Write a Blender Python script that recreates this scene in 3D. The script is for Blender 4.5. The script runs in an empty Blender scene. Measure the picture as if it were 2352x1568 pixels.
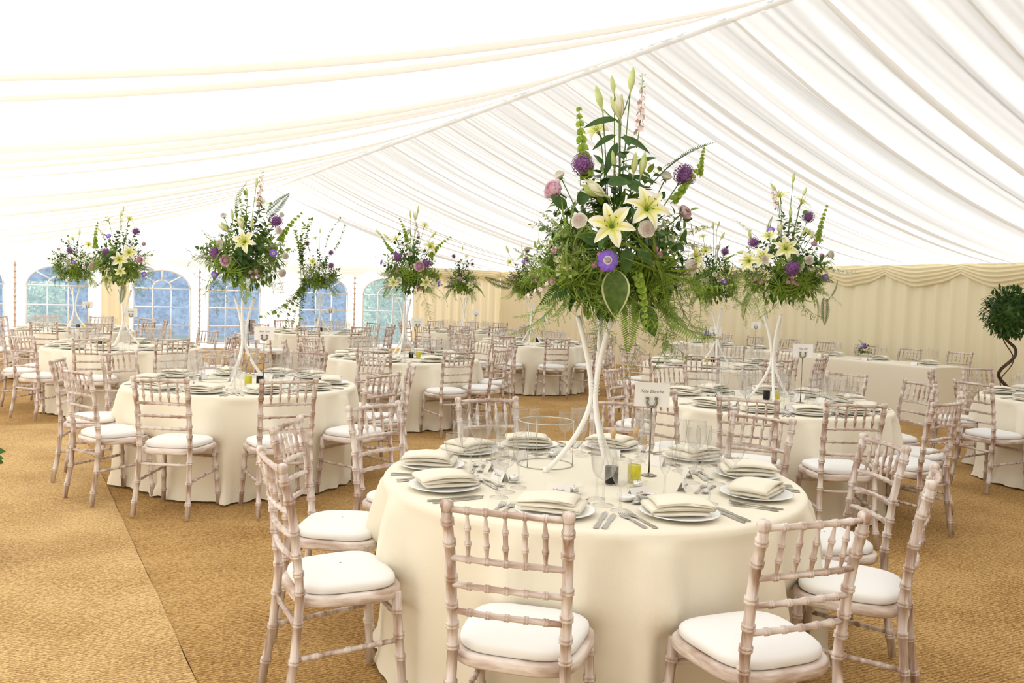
import bpy, math, random
from math import sin, cos, pi, radians, atan2, hypot, sqrt
from mathutils import Vector, Matrix

# ------------------------------------------------------------------ camera
FPX, PITCH, ROLL, EYE = 1950.0, radians(3.07), radians(1.84), 1.516
scn = bpy.context.scene
COL = scn.collection
cam_data = bpy.data.cameras.new('camera')
cam_data.sensor_width = 36.0
cam_data.lens = 36.0 * FPX / 2352.0
cam_data.clip_start = 0.05
cam_data.clip_end = 200
cam = bpy.data.objects.new('camera', cam_data)
COL.objects.link(cam)
_F = Vector((0, cos(PITCH), -sin(PITCH)))
_R0, _U0 = Vector((1, 0, 0)), Vector((0, sin(PITCH), cos(PITCH)))
_R = _R0 * cos(ROLL) + _U0 * sin(ROLL)
_U = -_R0 * sin(ROLL) + _U0 * cos(ROLL)
cam.matrix_world = Matrix(((_R.x, _U.x, -_F.x, 0), (_R.y, _U.y, -_F.y, 0), (_R.z, _U.z, -_F.z, EYE), (0, 0, 0, 1)))
scn.camera = cam

def ray(u, v):
    return _F + _R * ((u - 1176) / FPX) - _U * ((v - 784) / FPX)
def at(u, v, z=0.0):                       # photo pixel on the level z
    d = ray(u, v)
    return Vector((0, 0, EYE)) + d * ((z - EYE) / d.z)
def at_y(u, v, y):                         # photo pixel at depth y
    d = ray(u, v)
    return Vector((0, 0, EYE)) + d * (y / d.y)

# ------------------------------------------------------------------ world, sun, exposure
world = bpy.data.worlds.new('sky')
scn.world = world
world.use_nodes = True
wn = world.node_tree
wn.nodes.clear()
wo = wn.nodes.new('ShaderNodeOutputWorld')
wb = wn.nodes.new('ShaderNodeBackground')
wb.inputs[0].default_value = (0.84, 0.92, 1.0, 1)
wb.inputs[1].default_value = 1.3
wn.links.new(wb.outputs[0], wo.inputs[0])
sun_d = bpy.data.lights.new('sun', 'SUN')
sun_d.energy = 19.0
sun_d.angle = radians(3)
sun_d.color = (1.0, 0.98, 0.95)
sun = bpy.data.objects.new('sun', sun_d)
COL.objects.link(sun)
# the sun stands ahead and to the left, beyond the window wall, shining on the left roof slope
sun.rotation_euler = Vector((0.82, -0.20, -0.54)).to_track_quat('-Z', 'Y').to_euler()
vs = scn.view_settings
vs.view_transform = 'Standard'
vs.look = 'None'
vs.gamma = 1.0
vs.use_curve_mapping = False
vs.exposure = -0.82
cy = scn.cycles
cy.use_denoising = True
cy.max_bounces = 10
cy.diffuse_bounces = 5
cy.glossy_bounces = 3
cy.transmission_bounces = 6
cy.transparent_max_bounces = 64
cy.caustics_reflective = False
cy.caustics_refractive = False
cy.sample_clamp_indirect = 8.0

# ------------------------------------------------------------------ materials
def new_mat(name):
    m = bpy.data.materials.new(name)
    m.use_nodes = True
    nt = m.node_tree
    nt.nodes.clear()
    out = nt.nodes.new('ShaderNodeOutputMaterial')
    return m, nt, out
def N(nt, typ, **kw):
    n = nt.nodes.new(typ)
    for k, v in kw.items():
        setattr(n, k, v)
    return n
def principled(name, col, rough=0.6, metal=0.0, spec=0.5, sheen=0.0, subs=None):
    m, nt, out = new_mat(name)
    b = N(nt, 'ShaderNodeBsdfPrincipled')
    b.inputs['Base Color'].default_value = (*col, 1)
    b.inputs['Roughness'].default_value = rough
    b.inputs['Metallic'].default_value = metal
    b.inputs['Specular IOR Level'].default_value = spec
    b.inputs['Sheen Weight'].default_value = sheen
    nt.links.new(b.outputs[0], out.inputs[0])
    return m
def ramp(nt, stops):
    r = N(nt, 'ShaderNodeValToRGB')
    el = r.color_ramp.elements
    el[0].position, el[0].color = stops[0][0], (*stops[0][1], 1)
    el[1].position, el[1].color = stops[-1][0], (*stops[-1][1], 1)
    for p, c in stops[1:-1]:
        e = el.new(p)
        e.color = (*c, 1)
    return r
def noisy(name, c1, c2, scale=8.0, rough=0.7, stretch=(1, 1, 1), bump=0.0, bscale=None, detail=4.0, lo=0.35, hi=0.65, spec=0.3, rand=0.0):
    m, nt, out = new_mat(name)
    b = N(nt, 'ShaderNodeBsdfPrincipled')
    tc = N(nt, 'ShaderNodeTexCoord')
    mp = N(nt, 'ShaderNodeMapping')
    mp.inputs['Scale'].default_value = stretch
    nt.links.new(tc.outputs['Object'], mp.inputs[0])
    if rand:
        oi = N(nt, 'ShaderNodeObjectInfo')
        mu = N(nt, 'ShaderNodeMath', operation='MULTIPLY')
        mu.inputs[1].default_value = rand
        nt.links.new(oi.outputs['Random'], mu.inputs[0])
        nt.links.new(mu.outputs[0], mp.inputs['Location'])
    no = N(nt, 'ShaderNodeTexNoise')
    no.inputs['Scale'].default_value = scale
    no.inputs['Detail'].default_value = detail
    nt.links.new(mp.outputs[0], no.inputs['Vector'])
    r = ramp(nt, [(lo, c1), (hi, c2)])
    nt.links.new(no.outputs[0], r.inputs[0])
    nt.links.new(r.outputs[0], b.inputs['Base Color'])
    b.inputs['Roughness'].default_value = rough
    b.inputs['Specular IOR Level'].default_value = spec
    if bump:
        n2 = N(nt, 'ShaderNodeTexNoise')
        n2.inputs['Scale'].default_value = bscale or scale * 4
        nt.links.new(mp.outputs[0], n2.inputs['Vector'])
        bp = N(nt, 'ShaderNodeBump')
        bp.inputs['Strength'].default_value = bump
        bp.inputs['Distance'].default_value = 0.01
        nt.links.new(n2.outputs[0], bp.inputs['Height'])
        nt.links.new(bp.outputs[0], b.inputs['Normal'])
    nt.links.new(b.outputs[0], out.inputs[0])
    return m
def fabric(name, refl, trans, tfac, weave=0.0, wscale=900.0):
    """cloth that reflects and lets some light through"""
    m, nt, out = new_mat(name)
    d = N(nt, 'ShaderNodeBsdfDiffuse')
    d.inputs[0].default_value = (*refl, 1)
    t = N(nt, 'ShaderNodeBsdfTranslucent')
    t.inputs[0].default_value = (*trans, 1)
    mx = N(nt, 'ShaderNodeMixShader')
    mx.inputs[0].default_value = tfac
    nt.links.new(d.outputs[0], mx.inputs[1])
    nt.links.new(t.outputs[0], mx.inputs[2])
    if weave:
        tc = N(nt, 'ShaderNodeTexCoord')
        no = N(nt, 'ShaderNodeTexNoise')
        no.inputs['Scale'].default_value = wscale
        nt.links.new(tc.outputs['Object'], no.inputs['Vector'])
        bp = N(nt, 'ShaderNodeBump')
        bp.inputs['Strength'].default_value = weave
        bp.inputs['Distance'].default_value = 0.004
        nt.links.new(no.outputs[0], bp.inputs['Height'])
        nt.links.new(bp.outputs[0], d.inputs['Normal'])
    nt.links.new(mx.outputs[0], out.inputs[0])
    return m
def thin_glass(name, tint=(1, 1, 1), white=0.3, base=0.04, rough=0.02, edge=0.5, edge_col=(0.75, 0.75, 0.73)):
    """thin clear glass: see-through, mirror-like with painted edge colour towards the rim"""
    m, nt, out = new_mat(name)
    tr = N(nt, 'ShaderNodeBsdfTransparent')
    tr.inputs[0].default_value = (*tint, 1)
    gl = N(nt, 'ShaderNodeBsdfGlossy')
    gl.inputs['Roughness'].default_value = rough
    df = N(nt, 'ShaderNodeBsdfDiffuse')
    df.inputs[0].default_value = (*edge_col, 1)
    lw = N(nt, 'ShaderNodeLayerWeight')
    lw.inputs['Blend'].default_value = 0.22
    pw = N(nt, 'ShaderNodeMath', operation='POWER')
    pw.inputs[1].default_value = 1.7
    nt.links.new(lw.outputs['Facing'], pw.inputs[0])
    ml = N(nt, 'ShaderNodeMath', operation='MULTIPLY_ADD')
    ml.inputs[1].default_value = edge
    ml.inputs[2].default_value = base
    nt.links.new(pw.outputs[0], ml.inputs[0])
    gd = N(nt, 'ShaderNodeMixShader')
    gd.inputs[0].default_value = white
    nt.links.new(gl.outputs[0], gd.inputs[1])
    nt.links.new(df.outputs[0], gd.inputs[2])
    mx = N(nt, 'ShaderNodeMixShader')
    nt.links.new(ml.outputs[0], mx.inputs[0])
    nt.links.new(tr.outputs[0], mx.inputs[1])
    nt.links.new(gd.outputs[0], mx.inputs[2])
    nt.links.new(mx.outputs[0], out.inputs[0])
    return m

M = {}
M['roof'] = fabric('roof_lining_fabric', (0.87, 0.86, 0.83), (0.95, 0.94, 0.92), 0.45)
M['roof_tuck'] = fabric('roof_double_fabric', (0.86, 0.84, 0.79), (0.94, 0.92, 0.88), 0.36)
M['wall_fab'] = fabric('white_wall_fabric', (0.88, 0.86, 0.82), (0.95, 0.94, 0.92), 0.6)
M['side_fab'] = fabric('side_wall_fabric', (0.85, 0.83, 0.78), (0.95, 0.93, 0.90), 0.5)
M['dim_fab'] = fabric('dim_end_wall_fabric', (0.55, 0.50, 0.42), (0.8, 0.75, 0.6), 0.10)  # darkened and nearly opaque to hold back light from behind the camera
M['curtain'] = fabric('cream_curtain_fabric', (0.86, 0.77, 0.56), (0.85, 0.76, 0.55), 0.16, 0.25, 500)
M['valance'] = fabric('cream_valance_fabric', (0.90, 0.82, 0.58), (0.85, 0.76, 0.55), 0.16)
M['cloth'] = fabric('cream_tablecloth_linen', (0.89, 0.84, 0.71), (0.8, 0.72, 0.55), 0.06, 0.2, 700)
M['napkin'] = fabric('napkin_linen', (0.92, 0.87, 0.75), (0.8, 0.72, 0.5), 0.08, 0.2, 900)
M['cushion'] = fabric('white_seat_cotton', (0.88, 0.885, 0.885), (0.8, 0.8, 0.75), 0.03, 0.12, 600)
M['lime'] = noisy('limewashed_wood', (0.36, 0.23, 0.17), (0.74, 0.665, 0.625), scale=42, rough=0.5, stretch=(1, 1, 0.09), lo=0.34, hi=0.60, bump=0.2, bscale=90, rand=7.0, detail=6)
M['lime_rail'] = noisy('limewashed_rail_wood', (0.36, 0.23, 0.17), (0.74, 0.665, 0.625), scale=42, rough=0.5, stretch=(0.09, 1, 1), lo=0.34, hi=0.60, bump=0.2, bscale=90, rand=7.0, detail=6)
M['lime_seat'] = noisy('limewashed_seat_wood', (0.42, 0.29, 0.22), (0.79, 0.715, 0.67), scale=30, rough=0.5, stretch=(0.25, 0.25, 1.2), lo=0.30, hi=0.58, bump=0.15, bscale=90, rand=7.0, detail=5)
M['china'] = principled('white_china', (0.88, 0.88, 0.87), 0.18, spec=0.5)
M['steel'] = principled('cutlery_steel', (0.52, 0.50, 0.46), 0.22, metal=1.0)
M['wire'] = principled('stand_wire_steel', (0.55, 0.53, 0.48), 0.3, metal=1.0)
M['darkmetal'] = principled('horseshoe_steel', (0.30, 0.26, 0.20), 0.25, metal=1.0)
M['glass'] = thin_glass('clear_glass', base=0.11, edge=0.95, white=0.5, edge_col=(0.42, 0.40, 0.36))  # grey-brown edge painted in for the dark that glass edges refract
M['thickglass'] = thin_glass('bottle_glass', base=0.02, edge=0.55, white=0.05)
def hazy_plastic():
    m, nt, out = new_mat('hazy_window_plastic')
    tr = N(nt, 'ShaderNodeBsdfTransparent')
    hz = N(nt, 'ShaderNodeBsdfTranslucent')
    hz.inputs[0].default_value = (0.52, 0.70, 1.0, 1)
    gl = N(nt, 'ShaderNodeBsdfGlossy')
    gl.inputs['Roughness'].default_value = 0.08
    a = N(nt, 'ShaderNodeMixShader')
    a.inputs[0].default_value = 0.22
    nt.links.new(tr.outputs[0], a.inputs[1])
    nt.links.new(hz.outputs[0], a.inputs[2])
    b = N(nt, 'ShaderNodeMixShader')
    b.inputs[0].default_value = 0.03
    nt.links.new(a.outputs[0], b.inputs[1])
    nt.links.new(gl.outputs[0], b.inputs[2])
    nt.links.new(b.outputs[0], out.inputs[0])
    return m
M['pvc'] = hazy_plastic()
M['card'] = principled('card_stock', (0.88, 0.86, 0.83), 0.7, spec=0.2)
M['ink'] = principled('brown_ink', (0.16, 0.12, 0.09), 0.8, spec=0.1)
M['white_paint'] = principled('white_painted_metal', (0.88, 0.87, 0.84), 0.35)
M['muntin'] = principled('white_window_print', (0.86, 0.87, 0.89), 0.5)
M['cork'] = noisy('bottle_cork', (0.55, 0.36, 0.18), (0.72, 0.52, 0.30), 120, 0.9)
M['vinegar'] = principled('balsamic_vinegar', (0.010, 0.007, 0.007), 0.3, spec=0.15)
M['oil'] = principled('olive_oil', (0.62, 0.56, 0.02), 0.15)
M['wax'] = principled('candle_wax', (0.9, 0.89, 0.86), 0.4)
M['tin'] = principled('tealight_tin', (0.8, 0.8, 0.8), 0.25, metal=1.0)
M['pepper'] = noisy('cracked_pepper', (0.04, 0.02, 0.015), (0.22, 0.13, 0.07), 600, 0.9)
M['salt'] = principled('white_salt', (0.9, 0.9, 0.9), 0.8)
M['rope'] = noisy('pole_wood', (0.55, 0.38, 0.30), (0.8, 0.66, 0.55), 30, 0.8)
M['scarf'] = noisy('grey_scarf_wool', (0.20, 0.17, 0.19), (0.5, 0.45, 0.43), 30, 0.9)
M['pot'] = noisy('terracotta_pot', (0.42, 0.2, 0.1), (0.55, 0.3, 0.17), 10, 0.8)
M['soil'] = noisy('potting_soil', (0.03, 0.02, 0.012), (0.08, 0.05, 0.03), 60, 0.95)
M['bark'] = noisy('dark_bark', (0.05, 0.03, 0.02), (0.12, 0.08, 0.05), 40, 0.8, bump=0.3)

def leafmat(name, c1, c2, trans=0.18, scale=14, rough=0.45):
    m, nt, out = new_mat(name)
    b = N(nt, 'ShaderNodeBsdfPrincipled')
    tc = N(nt, 'ShaderNodeTexCoord')
    no = N(nt, 'ShaderNodeTexNoise')
    no.inputs['Scale'].default_value = scale
    nt.links.new(tc.outputs['Object'], no.inputs['Vector'])
    r = ramp(nt, [(0.3, c1), (0.7, c2)])
    nt.links.new(no.outputs[0], r.inputs[0])
    nt.links.new(r.outputs[0], b.inputs['Base Color'])
    b.inputs['Roughness'].default_value = rough
    b.inputs['Specular IOR Level'].default_value = 0.3
    t = N(nt, 'ShaderNodeBsdfTranslucent')
    nt.links.new(r.outputs[0], t.inputs[0])
    mx = N(nt, 'ShaderNodeMixShader')
    mx.inputs[0].default_value = trans
    nt.links.new(b.outputs[0], mx.inputs[1])
    nt.links.new(t.outputs[0], mx.inputs[2])
    nt.links.new(mx.outputs[0], out.inputs[0])
    return m
def radial(name, stops, rough=0.5, trans=0.15, axis_len=None):
    """petal colour by distance from the flower's own axis"""
    m, nt, out = new_mat(name)
    b = N(nt, 'ShaderNodeBsdfPrincipled')
    tc = N(nt, 'ShaderNodeTexCoord')
    sx = N(nt, 'ShaderNodeVectorMath', operation='MULTIPLY')
    sx.inputs[1].default_value = (1, 1, 0)
    nt.links.new(tc.outputs['Object'], sx.inputs[0])
    ln = N(nt, 'ShaderNodeVectorMath', operation='LENGTH')
    nt.links.new(sx.outputs[0], ln.inputs[0])
    dv = N(nt, 'ShaderNodeMath', operation='DIVIDE')
    dv.inputs[1].default_value = axis_len
    nt.links.new(ln.outputs['Value'], dv.inputs[0])
    r = ramp(nt, stops)
    nt.links.new(dv.outputs[0], r.inputs[0])
    nt.links.new(r.outputs[0], b.inputs['Base Color'])
    b.inputs['Roughness'].default_value = rough
    b.inputs['Specular IOR Level'].default_value = 0.25
    t = N(nt, 'ShaderNodeBsdfTranslucent')
    nt.links.new(r.outputs[0], t.inputs[0])
    mx = N(nt, 'ShaderNodeMixShader')
    mx.inputs[0].default_value = trans
    nt.links.new(b.outputs[0], mx.inputs[1])
    nt.links.new(t.outputs[0], mx.inputs[2])
    nt.links.new(mx.outputs[0], out.inputs[0])
    return m
M['leaf_dark'] = leafmat('dark_green_leaf', (0.03, 0.075, 0.015), (0.08, 0.17, 0.03))
M['leaf_mid'] = leafmat('mid_green_leaf', (0.11, 0.18, 0.02), (0.24, 0.34, 0.04))
M['leaf_bright'] = leafmat('bright_green_leaf', (0.19, 0.32, 0.03), (0.34, 0.48, 0.06), 0.3)
M['leaf_lime'] = leafmat('lime_green_bract', (0.32, 0.48, 0.06), (0.50, 0.62, 0.14), 0.25)
M['leaf_pale'] = leafmat('variegated_leaf', (0.16, 0.22, 0.08), (0.62, 0.66, 0.42), 0.2, 60)
M['hosta'] = leafmat('hosta_leaf_green', (0.05, 0.10, 0.018), (0.12, 0.20, 0.035), 0.15, 30)
M['leaf_edge'] = leafmat('cream_leaf_edge', (0.55, 0.58, 0.30), (0.7, 0.7, 0.42), 0.2)
M['stem'] = leafmat('green_stem', (0.10, 0.18, 0.03), (0.20, 0.30, 0.06), 0.0)
M['lily'] = radial('lily_petal', [(0.0, (0.55, 0.66, 0.08)), (0.22, (0.80, 0.80, 0.25)), (0.55, (0.88, 0.87, 0.62)), (1.0, (0.91, 0.90, 0.82))], 0.45, 0.2, 0.085)
M['lily_rib'] = radial('lily_petal_rib', [(0.0, (0.55, 0.66, 0.08)), (0.5, (0.80, 0.78, 0.16)), (1.0, (0.90, 0.88, 0.66))], 0.45, 0.2, 0.085)
M['bud'] = leafmat('lily_bud_skin', (0.50, 0.62, 0.18), (0.78, 0.82, 0.48), 0.1, 20)
M['anther'] = principled('lily_anther', (0.16, 0.07, 0.02), 0.8)
M['rose'] = radial('cream_rose_petal', [(0.0, (0.88, 0.66, 0.52)), (0.35, (0.90, 0.75, 0.63)), (0.7, (0.91, 0.82, 0.72)), (1.0, (0.92, 0.88, 0.80))], 0.55, 0.15, 0.03)
M['white_rose'] = radial('ivory_rose_petal', [(0.0, (0.86, 0.80, 0.55)), (1.0, (0.90, 0.88, 0.76))], 0.55, 0.15, 0.03)
M['peony'] = radial('pink_peony_petal', [(0.0, (0.84, 0.48, 0.62)), (0.5, (0.87, 0.62, 0.73)), (1.0, (0.90, 0.76, 0.83))], 0.55, 0.15, 0.05)
M['allium'] = noisy('purple_allium_floret', (0.11, 0.035, 0.13), (0.32, 0.13, 0.36), 60, 0.6)
M['anemone'] = radial('violet_anemone_petal', [(0.0, (0.8, 0.75, 0.8)), (0.38, (0.80, 0.74, 0.85)), (0.46, (0.28, 0.15, 0.68)), (1.0, (0.22, 0.10, 0.62))], 0.5, 0.1, 0.034)
M['anemone_eye'] = noisy('anemone_eye', (0.25, 0.18, 0.2), (0.5, 0.4, 0.42), 200, 0.9)
M['mauve'] = noisy('mauve_astrantia', (0.30, 0.13, 0.17), (0.55, 0.33, 0.38), 60, 0.7)
M['pinkfloret'] = noisy('pale_pink_floret', (0.80, 0.58, 0.58), (0.88, 0.78, 0.74), 40, 0.6)
M['whitefloret'] = noisy('white_stock_floret', (0.80, 0.82, 0.62), (0.9, 0.9, 0.84), 40, 0.6)

# ------------------------------------------------------------------ mesh helpers
class MB:
    def __init__(s):
        s.v, s.f, s.m, s.mats = [], [], [], []
    def slot(s, mat):
        if mat not in s.mats:
            s.mats.append(mat)
        return s.mats.index(mat)
    def add(s, vs_, fs_, mat, mtx=None):
        b = len(s.v)
        if mtx is not None:
            vs_ = [mtx @ Vector(p) for p in vs_]
        s.v += [tuple(p) for p in vs_]
        s.f += [tuple(i + b for i in f) for f in fs_]
        s.m += [s.slot(mat)] * len(fs_)
        return s
    def mesh(s, name, smooth=True):
        me = bpy.data.meshes.new(name)
        me.from_pydata(s.v, [], s.f)
        for mt in s.mats:
            me.materials.append(M[mt])
        if len(s.mats) > 1:
            me.polygons.foreach_set('material_index', s.m)
        if smooth:
            me.polygons.foreach_set('use_smooth', [True] * len(s.f))
        me.update()
        return me
def lathe(prof, n=12, axis_pts=None):
    """prof: list of (radius, z)"""
    vs_, fs_ = [], []
    k = len(prof)
    for r, z in prof:
        for i in range(n):
            a = 2 * pi * i / n
            vs_.append((r * cos(a), r * sin(a), z))
    for j in range(k - 1):
        for i in range(n):
            a, b = j * n + i, j * n + (i + 1) % n
            fs_.append((a, b, b + n, a + n))
    return vs_, fs_
def cap(vs_, fs_, start, n, flip=False):
    idx = list(range(start, start + n))
    fs_.append(tuple(idx[::-1] if flip else idx))
def closed_lathe(prof, n=12):
    vs_, fs_ = lathe(prof, n)
    cap(vs_, fs_, 0, n, True)
    cap(vs_, fs_, (len(prof) - 1) * n, n)
    return vs_, fs_
def tube(pts, rad, n=8, closed=False, ends=True):
    """pts: list of Vectors; rad: number or list"""
    pts = [Vector(p) for p in pts]
    k = len(pts)
    if not isinstance(rad, (list, tuple)):
        rad = [rad] * k
    vs_, fs_ = [], []
    ref = None
    for i, p in enumerate(pts):
        if closed:
            t = pts[(i + 1) % k] - pts[i - 1]
        else:
            t = pts[min(i + 1, k - 1)] - pts[max(i - 1, 0)]
        t.normalize()
        if ref is None:
            ref = Vector((0, 0, 1)) if abs(t.z) < 0.9 else Vector((1, 0, 0))
        a = (ref - t * ref.dot(t))
        if a.length < 1e-5:
            a = t.orthogonal()
        a.normalize()
        ref = a
        b = t.cross(a)
        for q in range(n):
            an = 2 * pi * q / n
            vs_.append(tuple(p + (a * cos(an) + b * sin(an)) * rad[i]))
    m = k if closed else k - 1
    for j in range(m):
        for i in range(n):
            a0, b0 = j * n + i, j * n + (i + 1) % n
            j2 = (j + 1) % k
            fs_.append((a0, b0, j2 * n + (i + 1) % n, j2 * n + i))
    if ends and not closed:
        cap(vs_, fs_, 0, n, True)
        cap(vs_, fs_, (k - 1) * n, n)
    return vs_, fs_
def box(cx, cy_, cz, sx, sy, sz):
    vs_ = [(cx + sx * a, cy_ + sy * b, cz + sz * c) for a in (-.5, .5) for b in (-.5, .5) for c in (-.5, .5)]
    fs_ = [(0, 1, 3, 2), (4, 6, 7, 5), (0, 4, 5, 1), (2, 3, 7, 6), (0, 2, 6, 4), (1, 5, 7, 3)]
    return vs_, fs_
def grid(nu, nv, fn, wrap=False):
    vs_, fs_ = [], []
    for i in range(nu):
        for j in range(nv):
            vs_.append(tuple(fn(i / (nu if wrap else nu - 1), j / (nv - 1))))
    for i in range(nu if wrap else nu - 1):
        i2 = (i + 1) % nu
        for j in range(nv - 1):
            fs_.append((i * nv + j, i2 * nv + j, i2 * nv + j + 1, i * nv + j + 1))
    return vs_, fs_
def one(name, geo, mat, smooth=True):
    return MB().add(geo[0], geo[1], mat).mesh(name, smooth)
def obj(name, me, parent=None, loc=None, rot=None, scale=None, mtx=None):
    o = bpy.data.objects.new(name, me)
    COL.objects.link(o)
    if parent is not None:
        o.parent = parent
    if mtx is not None:
        o.matrix_local = mtx
    else:
        if loc is not None:
            o.location = loc
        if rot is not None:
            o.rotation_euler = rot
        if scale is not None:
            o.scale = (scale,) * 3 if isinstance(scale, (int, float)) else scale
    return o
def tag(o, label=None, cat=None, group=None, kind=None):
    if label:
        o['label'] = label
    if cat:
        o['category'] = cat
    if group:
        o['group'] = group
    if kind:
        o['kind'] = kind
    return o
def thing(name, label, cat, loc=(0, 0, 0), rotz=0.0, group=None):
    o = bpy.data.objects.new(name, None)
    COL.objects.link(o)
    o.empty_display_size = 0.1
    o.location = loc
    o.rotation_euler = (0, 0, rotz)
    return tag(o, label, cat, group)
def aim(loc, direction, scale=1.0, spin=0.0):
    """matrix that turns +Z towards direction"""
    q = Vector(direction).normalized().to_track_quat('Z', 'Y')
    return Matrix.Translation(loc) @ q.to_matrix().to_4x4() @ Matrix.Rotation(spin, 4, 'Z') @ Matrix.Scale(scale, 4)
def smooth_noise(seed, n=8, lo=1.0, hi=6.0):
    rr = random.Random(seed)
    comp = [(rr.uniform(lo, hi), rr.uniform(0, 2 * pi), rr.uniform(0.4, 1.0)) for _ in range(n)]
    tot = sum(c[2] for c in comp)
    return lambda x: sum(c[2] * sin(c[0] * x + c[1]) for c in comp) / tot

# ------------------------------------------------------------------ the marquee
TA = radians(30)
LV, NV = Vector((cos(TA), sin(TA), 0)), Vector((-sin(TA), cos(TA), 0))
L_LEFT, L_RIGHT, L_RIDGE = -1.3, 12.0, 5.35
N_BACK, N_FRONT = 21.6, -1.8  # front end drawn in to shorten the bright roof behind the camera
Z_EAVE, Z_RIDGE = 2.20, 4.02
BAY0, BAY = 0.2, 3.93                       # first post on the end wall and bay width
def TP(l, n, z):
    return LV * l + NV * n + Vector((0, 0, z))
def structure(name, me, parent=None, **kw):
    o = obj(name, me, parent, **kw)
    if parent is None:
        o['kind'] = 'structure'
    return o

# floor: ground slab with coir mats laid on it
fl = structure('floor', one('floor', ([TP(L_LEFT - .3, N_FRONT - .3, 0), TP(L_RIGHT + .3, N_FRONT - .3, 0), TP(L_RIGHT + .3, N_BACK + .3, 0), TP(L_LEFT - .3, N_BACK + .3, 0)], [(0, 1, 2, 3)]), 'soil', False))
def coir_material(name, k):
    m, nt, out = new_mat(name)
    b = N(nt, 'ShaderNodeBsdfPrincipled')
    b.inputs['Roughness'].default_value = 0.95
    b.inputs['Specular IOR Level'].default_value = 0.1
    tc = N(nt, 'ShaderNodeTexCoord')
    mp = N(nt, 'ShaderNodeMapping')
    mp.inputs['Rotation'].default_value = (0, 0, radians(62))
    nt.links.new(tc.outputs['Object'], mp.inputs[0])
    wv = N(nt, 'ShaderNodeTexWave', wave_type='BANDS', bands_direction='X')
    wv.inputs['Scale'].default_value = 17
    wv.inputs['Distortion'].default_value = 5.0
    wv.inputs['Detail'].default_value = 2.0
    wv.inputs['Detail Scale'].default_value = 3.0
    nt.links.new(mp.outputs[0], wv.inputs['Vector'])
    fine = N(nt, 'ShaderNodeTexNoise')
    fine.inputs['Scale'].default_value = 75
    fine.inputs['Detail'].default_value = 4
    nt.links.new(tc.outputs['Object'], fine.inputs['Vector'])
    big = N(nt, 'ShaderNodeTexNoise')
    big.inputs['Scale'].default_value = 1.6
    big.inputs['Detail'].default_value = 5
    nt.links.new(tc.outputs['Object'], big.inputs['Vector'])
    s1 = N(nt, 'ShaderNodeMath', operation='MULTIPLY_ADD')
    s1.inputs[1].default_value = 0.24
    nt.links.new(wv.outputs[0], s1.inputs[0])
    s2 = N(nt, 'ShaderNodeMath', operation='MULTIPLY_ADD')
    s2.inputs[1].default_value = 0.9
    nt.links.new(fine.outputs[0], s2.inputs[0])
    s3 = N(nt, 'ShaderNodeMath', operation='MULTIPLY')
    s3.inputs[1].default_value = 0.5
    nt.links.new(big.outputs[0], s3.inputs[0])
    nt.links.new(s3.outputs[0], s2.inputs[2])
    nt.links.new(s2.outputs[0], s1.inputs[2])
    r = ramp(nt, [(p, tuple(a * b for a, b in zip(c, k))) for p, c in ((0.48, (0.20, 0.105, 0.035)), (0.80, (0.47, 0.295, 0.12)), (1.0, (0.67, 0.47, 0.23)))])
    nt.links.new(s1.outputs[0], r.inputs[0])
    nt.links.new(r.outputs[0], b.inputs['Base Color'])
    bp = N(nt, 'ShaderNodeBump')
    bp.inputs['Strength'].default_value = 0.7
    bp.inputs['Distance'].default_value = 0.012
    nt.links.new(s1.outputs[0], bp.inputs['Height'])
    nt.links.new(bp.outputs[0], b.inputs['Normal'])
    nt.links.new(b.outputs[0], out.inputs[0])
    return m
M['coir'] = coir_material('lit_coir_matting', (1.08, 1.10, 1.14))  # lighter copy for the left mat: weave direction and light put into the colour
M['coir_shaded'] = coir_material('shaded_coir_matting', (0.88, 0.83, 0.74))  # darker copy of the same coir: weave and dimmer light put into the colour
_sa, _sb = at(441, 1549), at(245, 1118)
SD = (_sb - _sa); SD.z = 0; SD.normalize()
SX = Vector((SD.y, -SD.x, 0))               # to the right of the seam
S0 = Vector((_sa.x, _sa.y, 0))
def mat_piece(a0, a1, b0, b1, top, wav_end=0.0, wav_side=0.0, seed=1, mat='coir'):
    wn_ = smooth_noise(seed, 6, 3, 14)
    na, nb = 160, 40
    def fn(u, v):
        a = a0 + (a1 - a0) * u
        b = b0 + (b1 - b0) * v
        if u == 1.0:
            a += wav_end * wn_(b * 2)
        if v == 1.0:
            b += wav_side * wn_(a)
        z = top + 0.004 * wn_(a * .9 + b) * (1 if 0 < u < 1 else 1.5)
        if u in (0.0, 1.0) or v in (0.0, 1.0):
            z = top - 0.001
        p = S0 + SD * a + SX * b
        return (p.x, p.y, z)
    g = grid(na, nb, fn)
    mb = MB().add(*g, mat)
    # skirt so that the mat has an edge
    rim = [i * nb for i in range(na)] + [(na - 1) * nb + j for j in range(1, nb)] + [i * nb + nb - 1 for i in range(na - 2, -1, -1)] + [j for j in range(nb - 2, 0, -1)]
    k = len(rim)
    top_ = [mb.v[i] for i in rim]
    mb.add(top_ + [(p[0], p[1], 0.0) for p in top_], [(q, (q + 1) % k, k + (q + 1) % k, k + q) for q in range(k)], mat)
    return mb.mesh('coir_mat')
_cr = [at(0, 982), at(90, 978), at(175, 970)]
CROSS = sum(((p - S0).dot(SD) for p in _cr)) / 3
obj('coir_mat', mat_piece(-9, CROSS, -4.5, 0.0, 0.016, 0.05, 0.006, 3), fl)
obj('coir_mat', mat_piece(-14, 22, 0.004, 16, 0.009, 0, 0.0, 4, 'coir_shaded'), fl)
obj('coir_mat', mat_piece(CROSS - .2, 22, -4.5, -0.004, 0.006, 0, 0.0, 5, 'coir_shaded'), fl)

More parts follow.
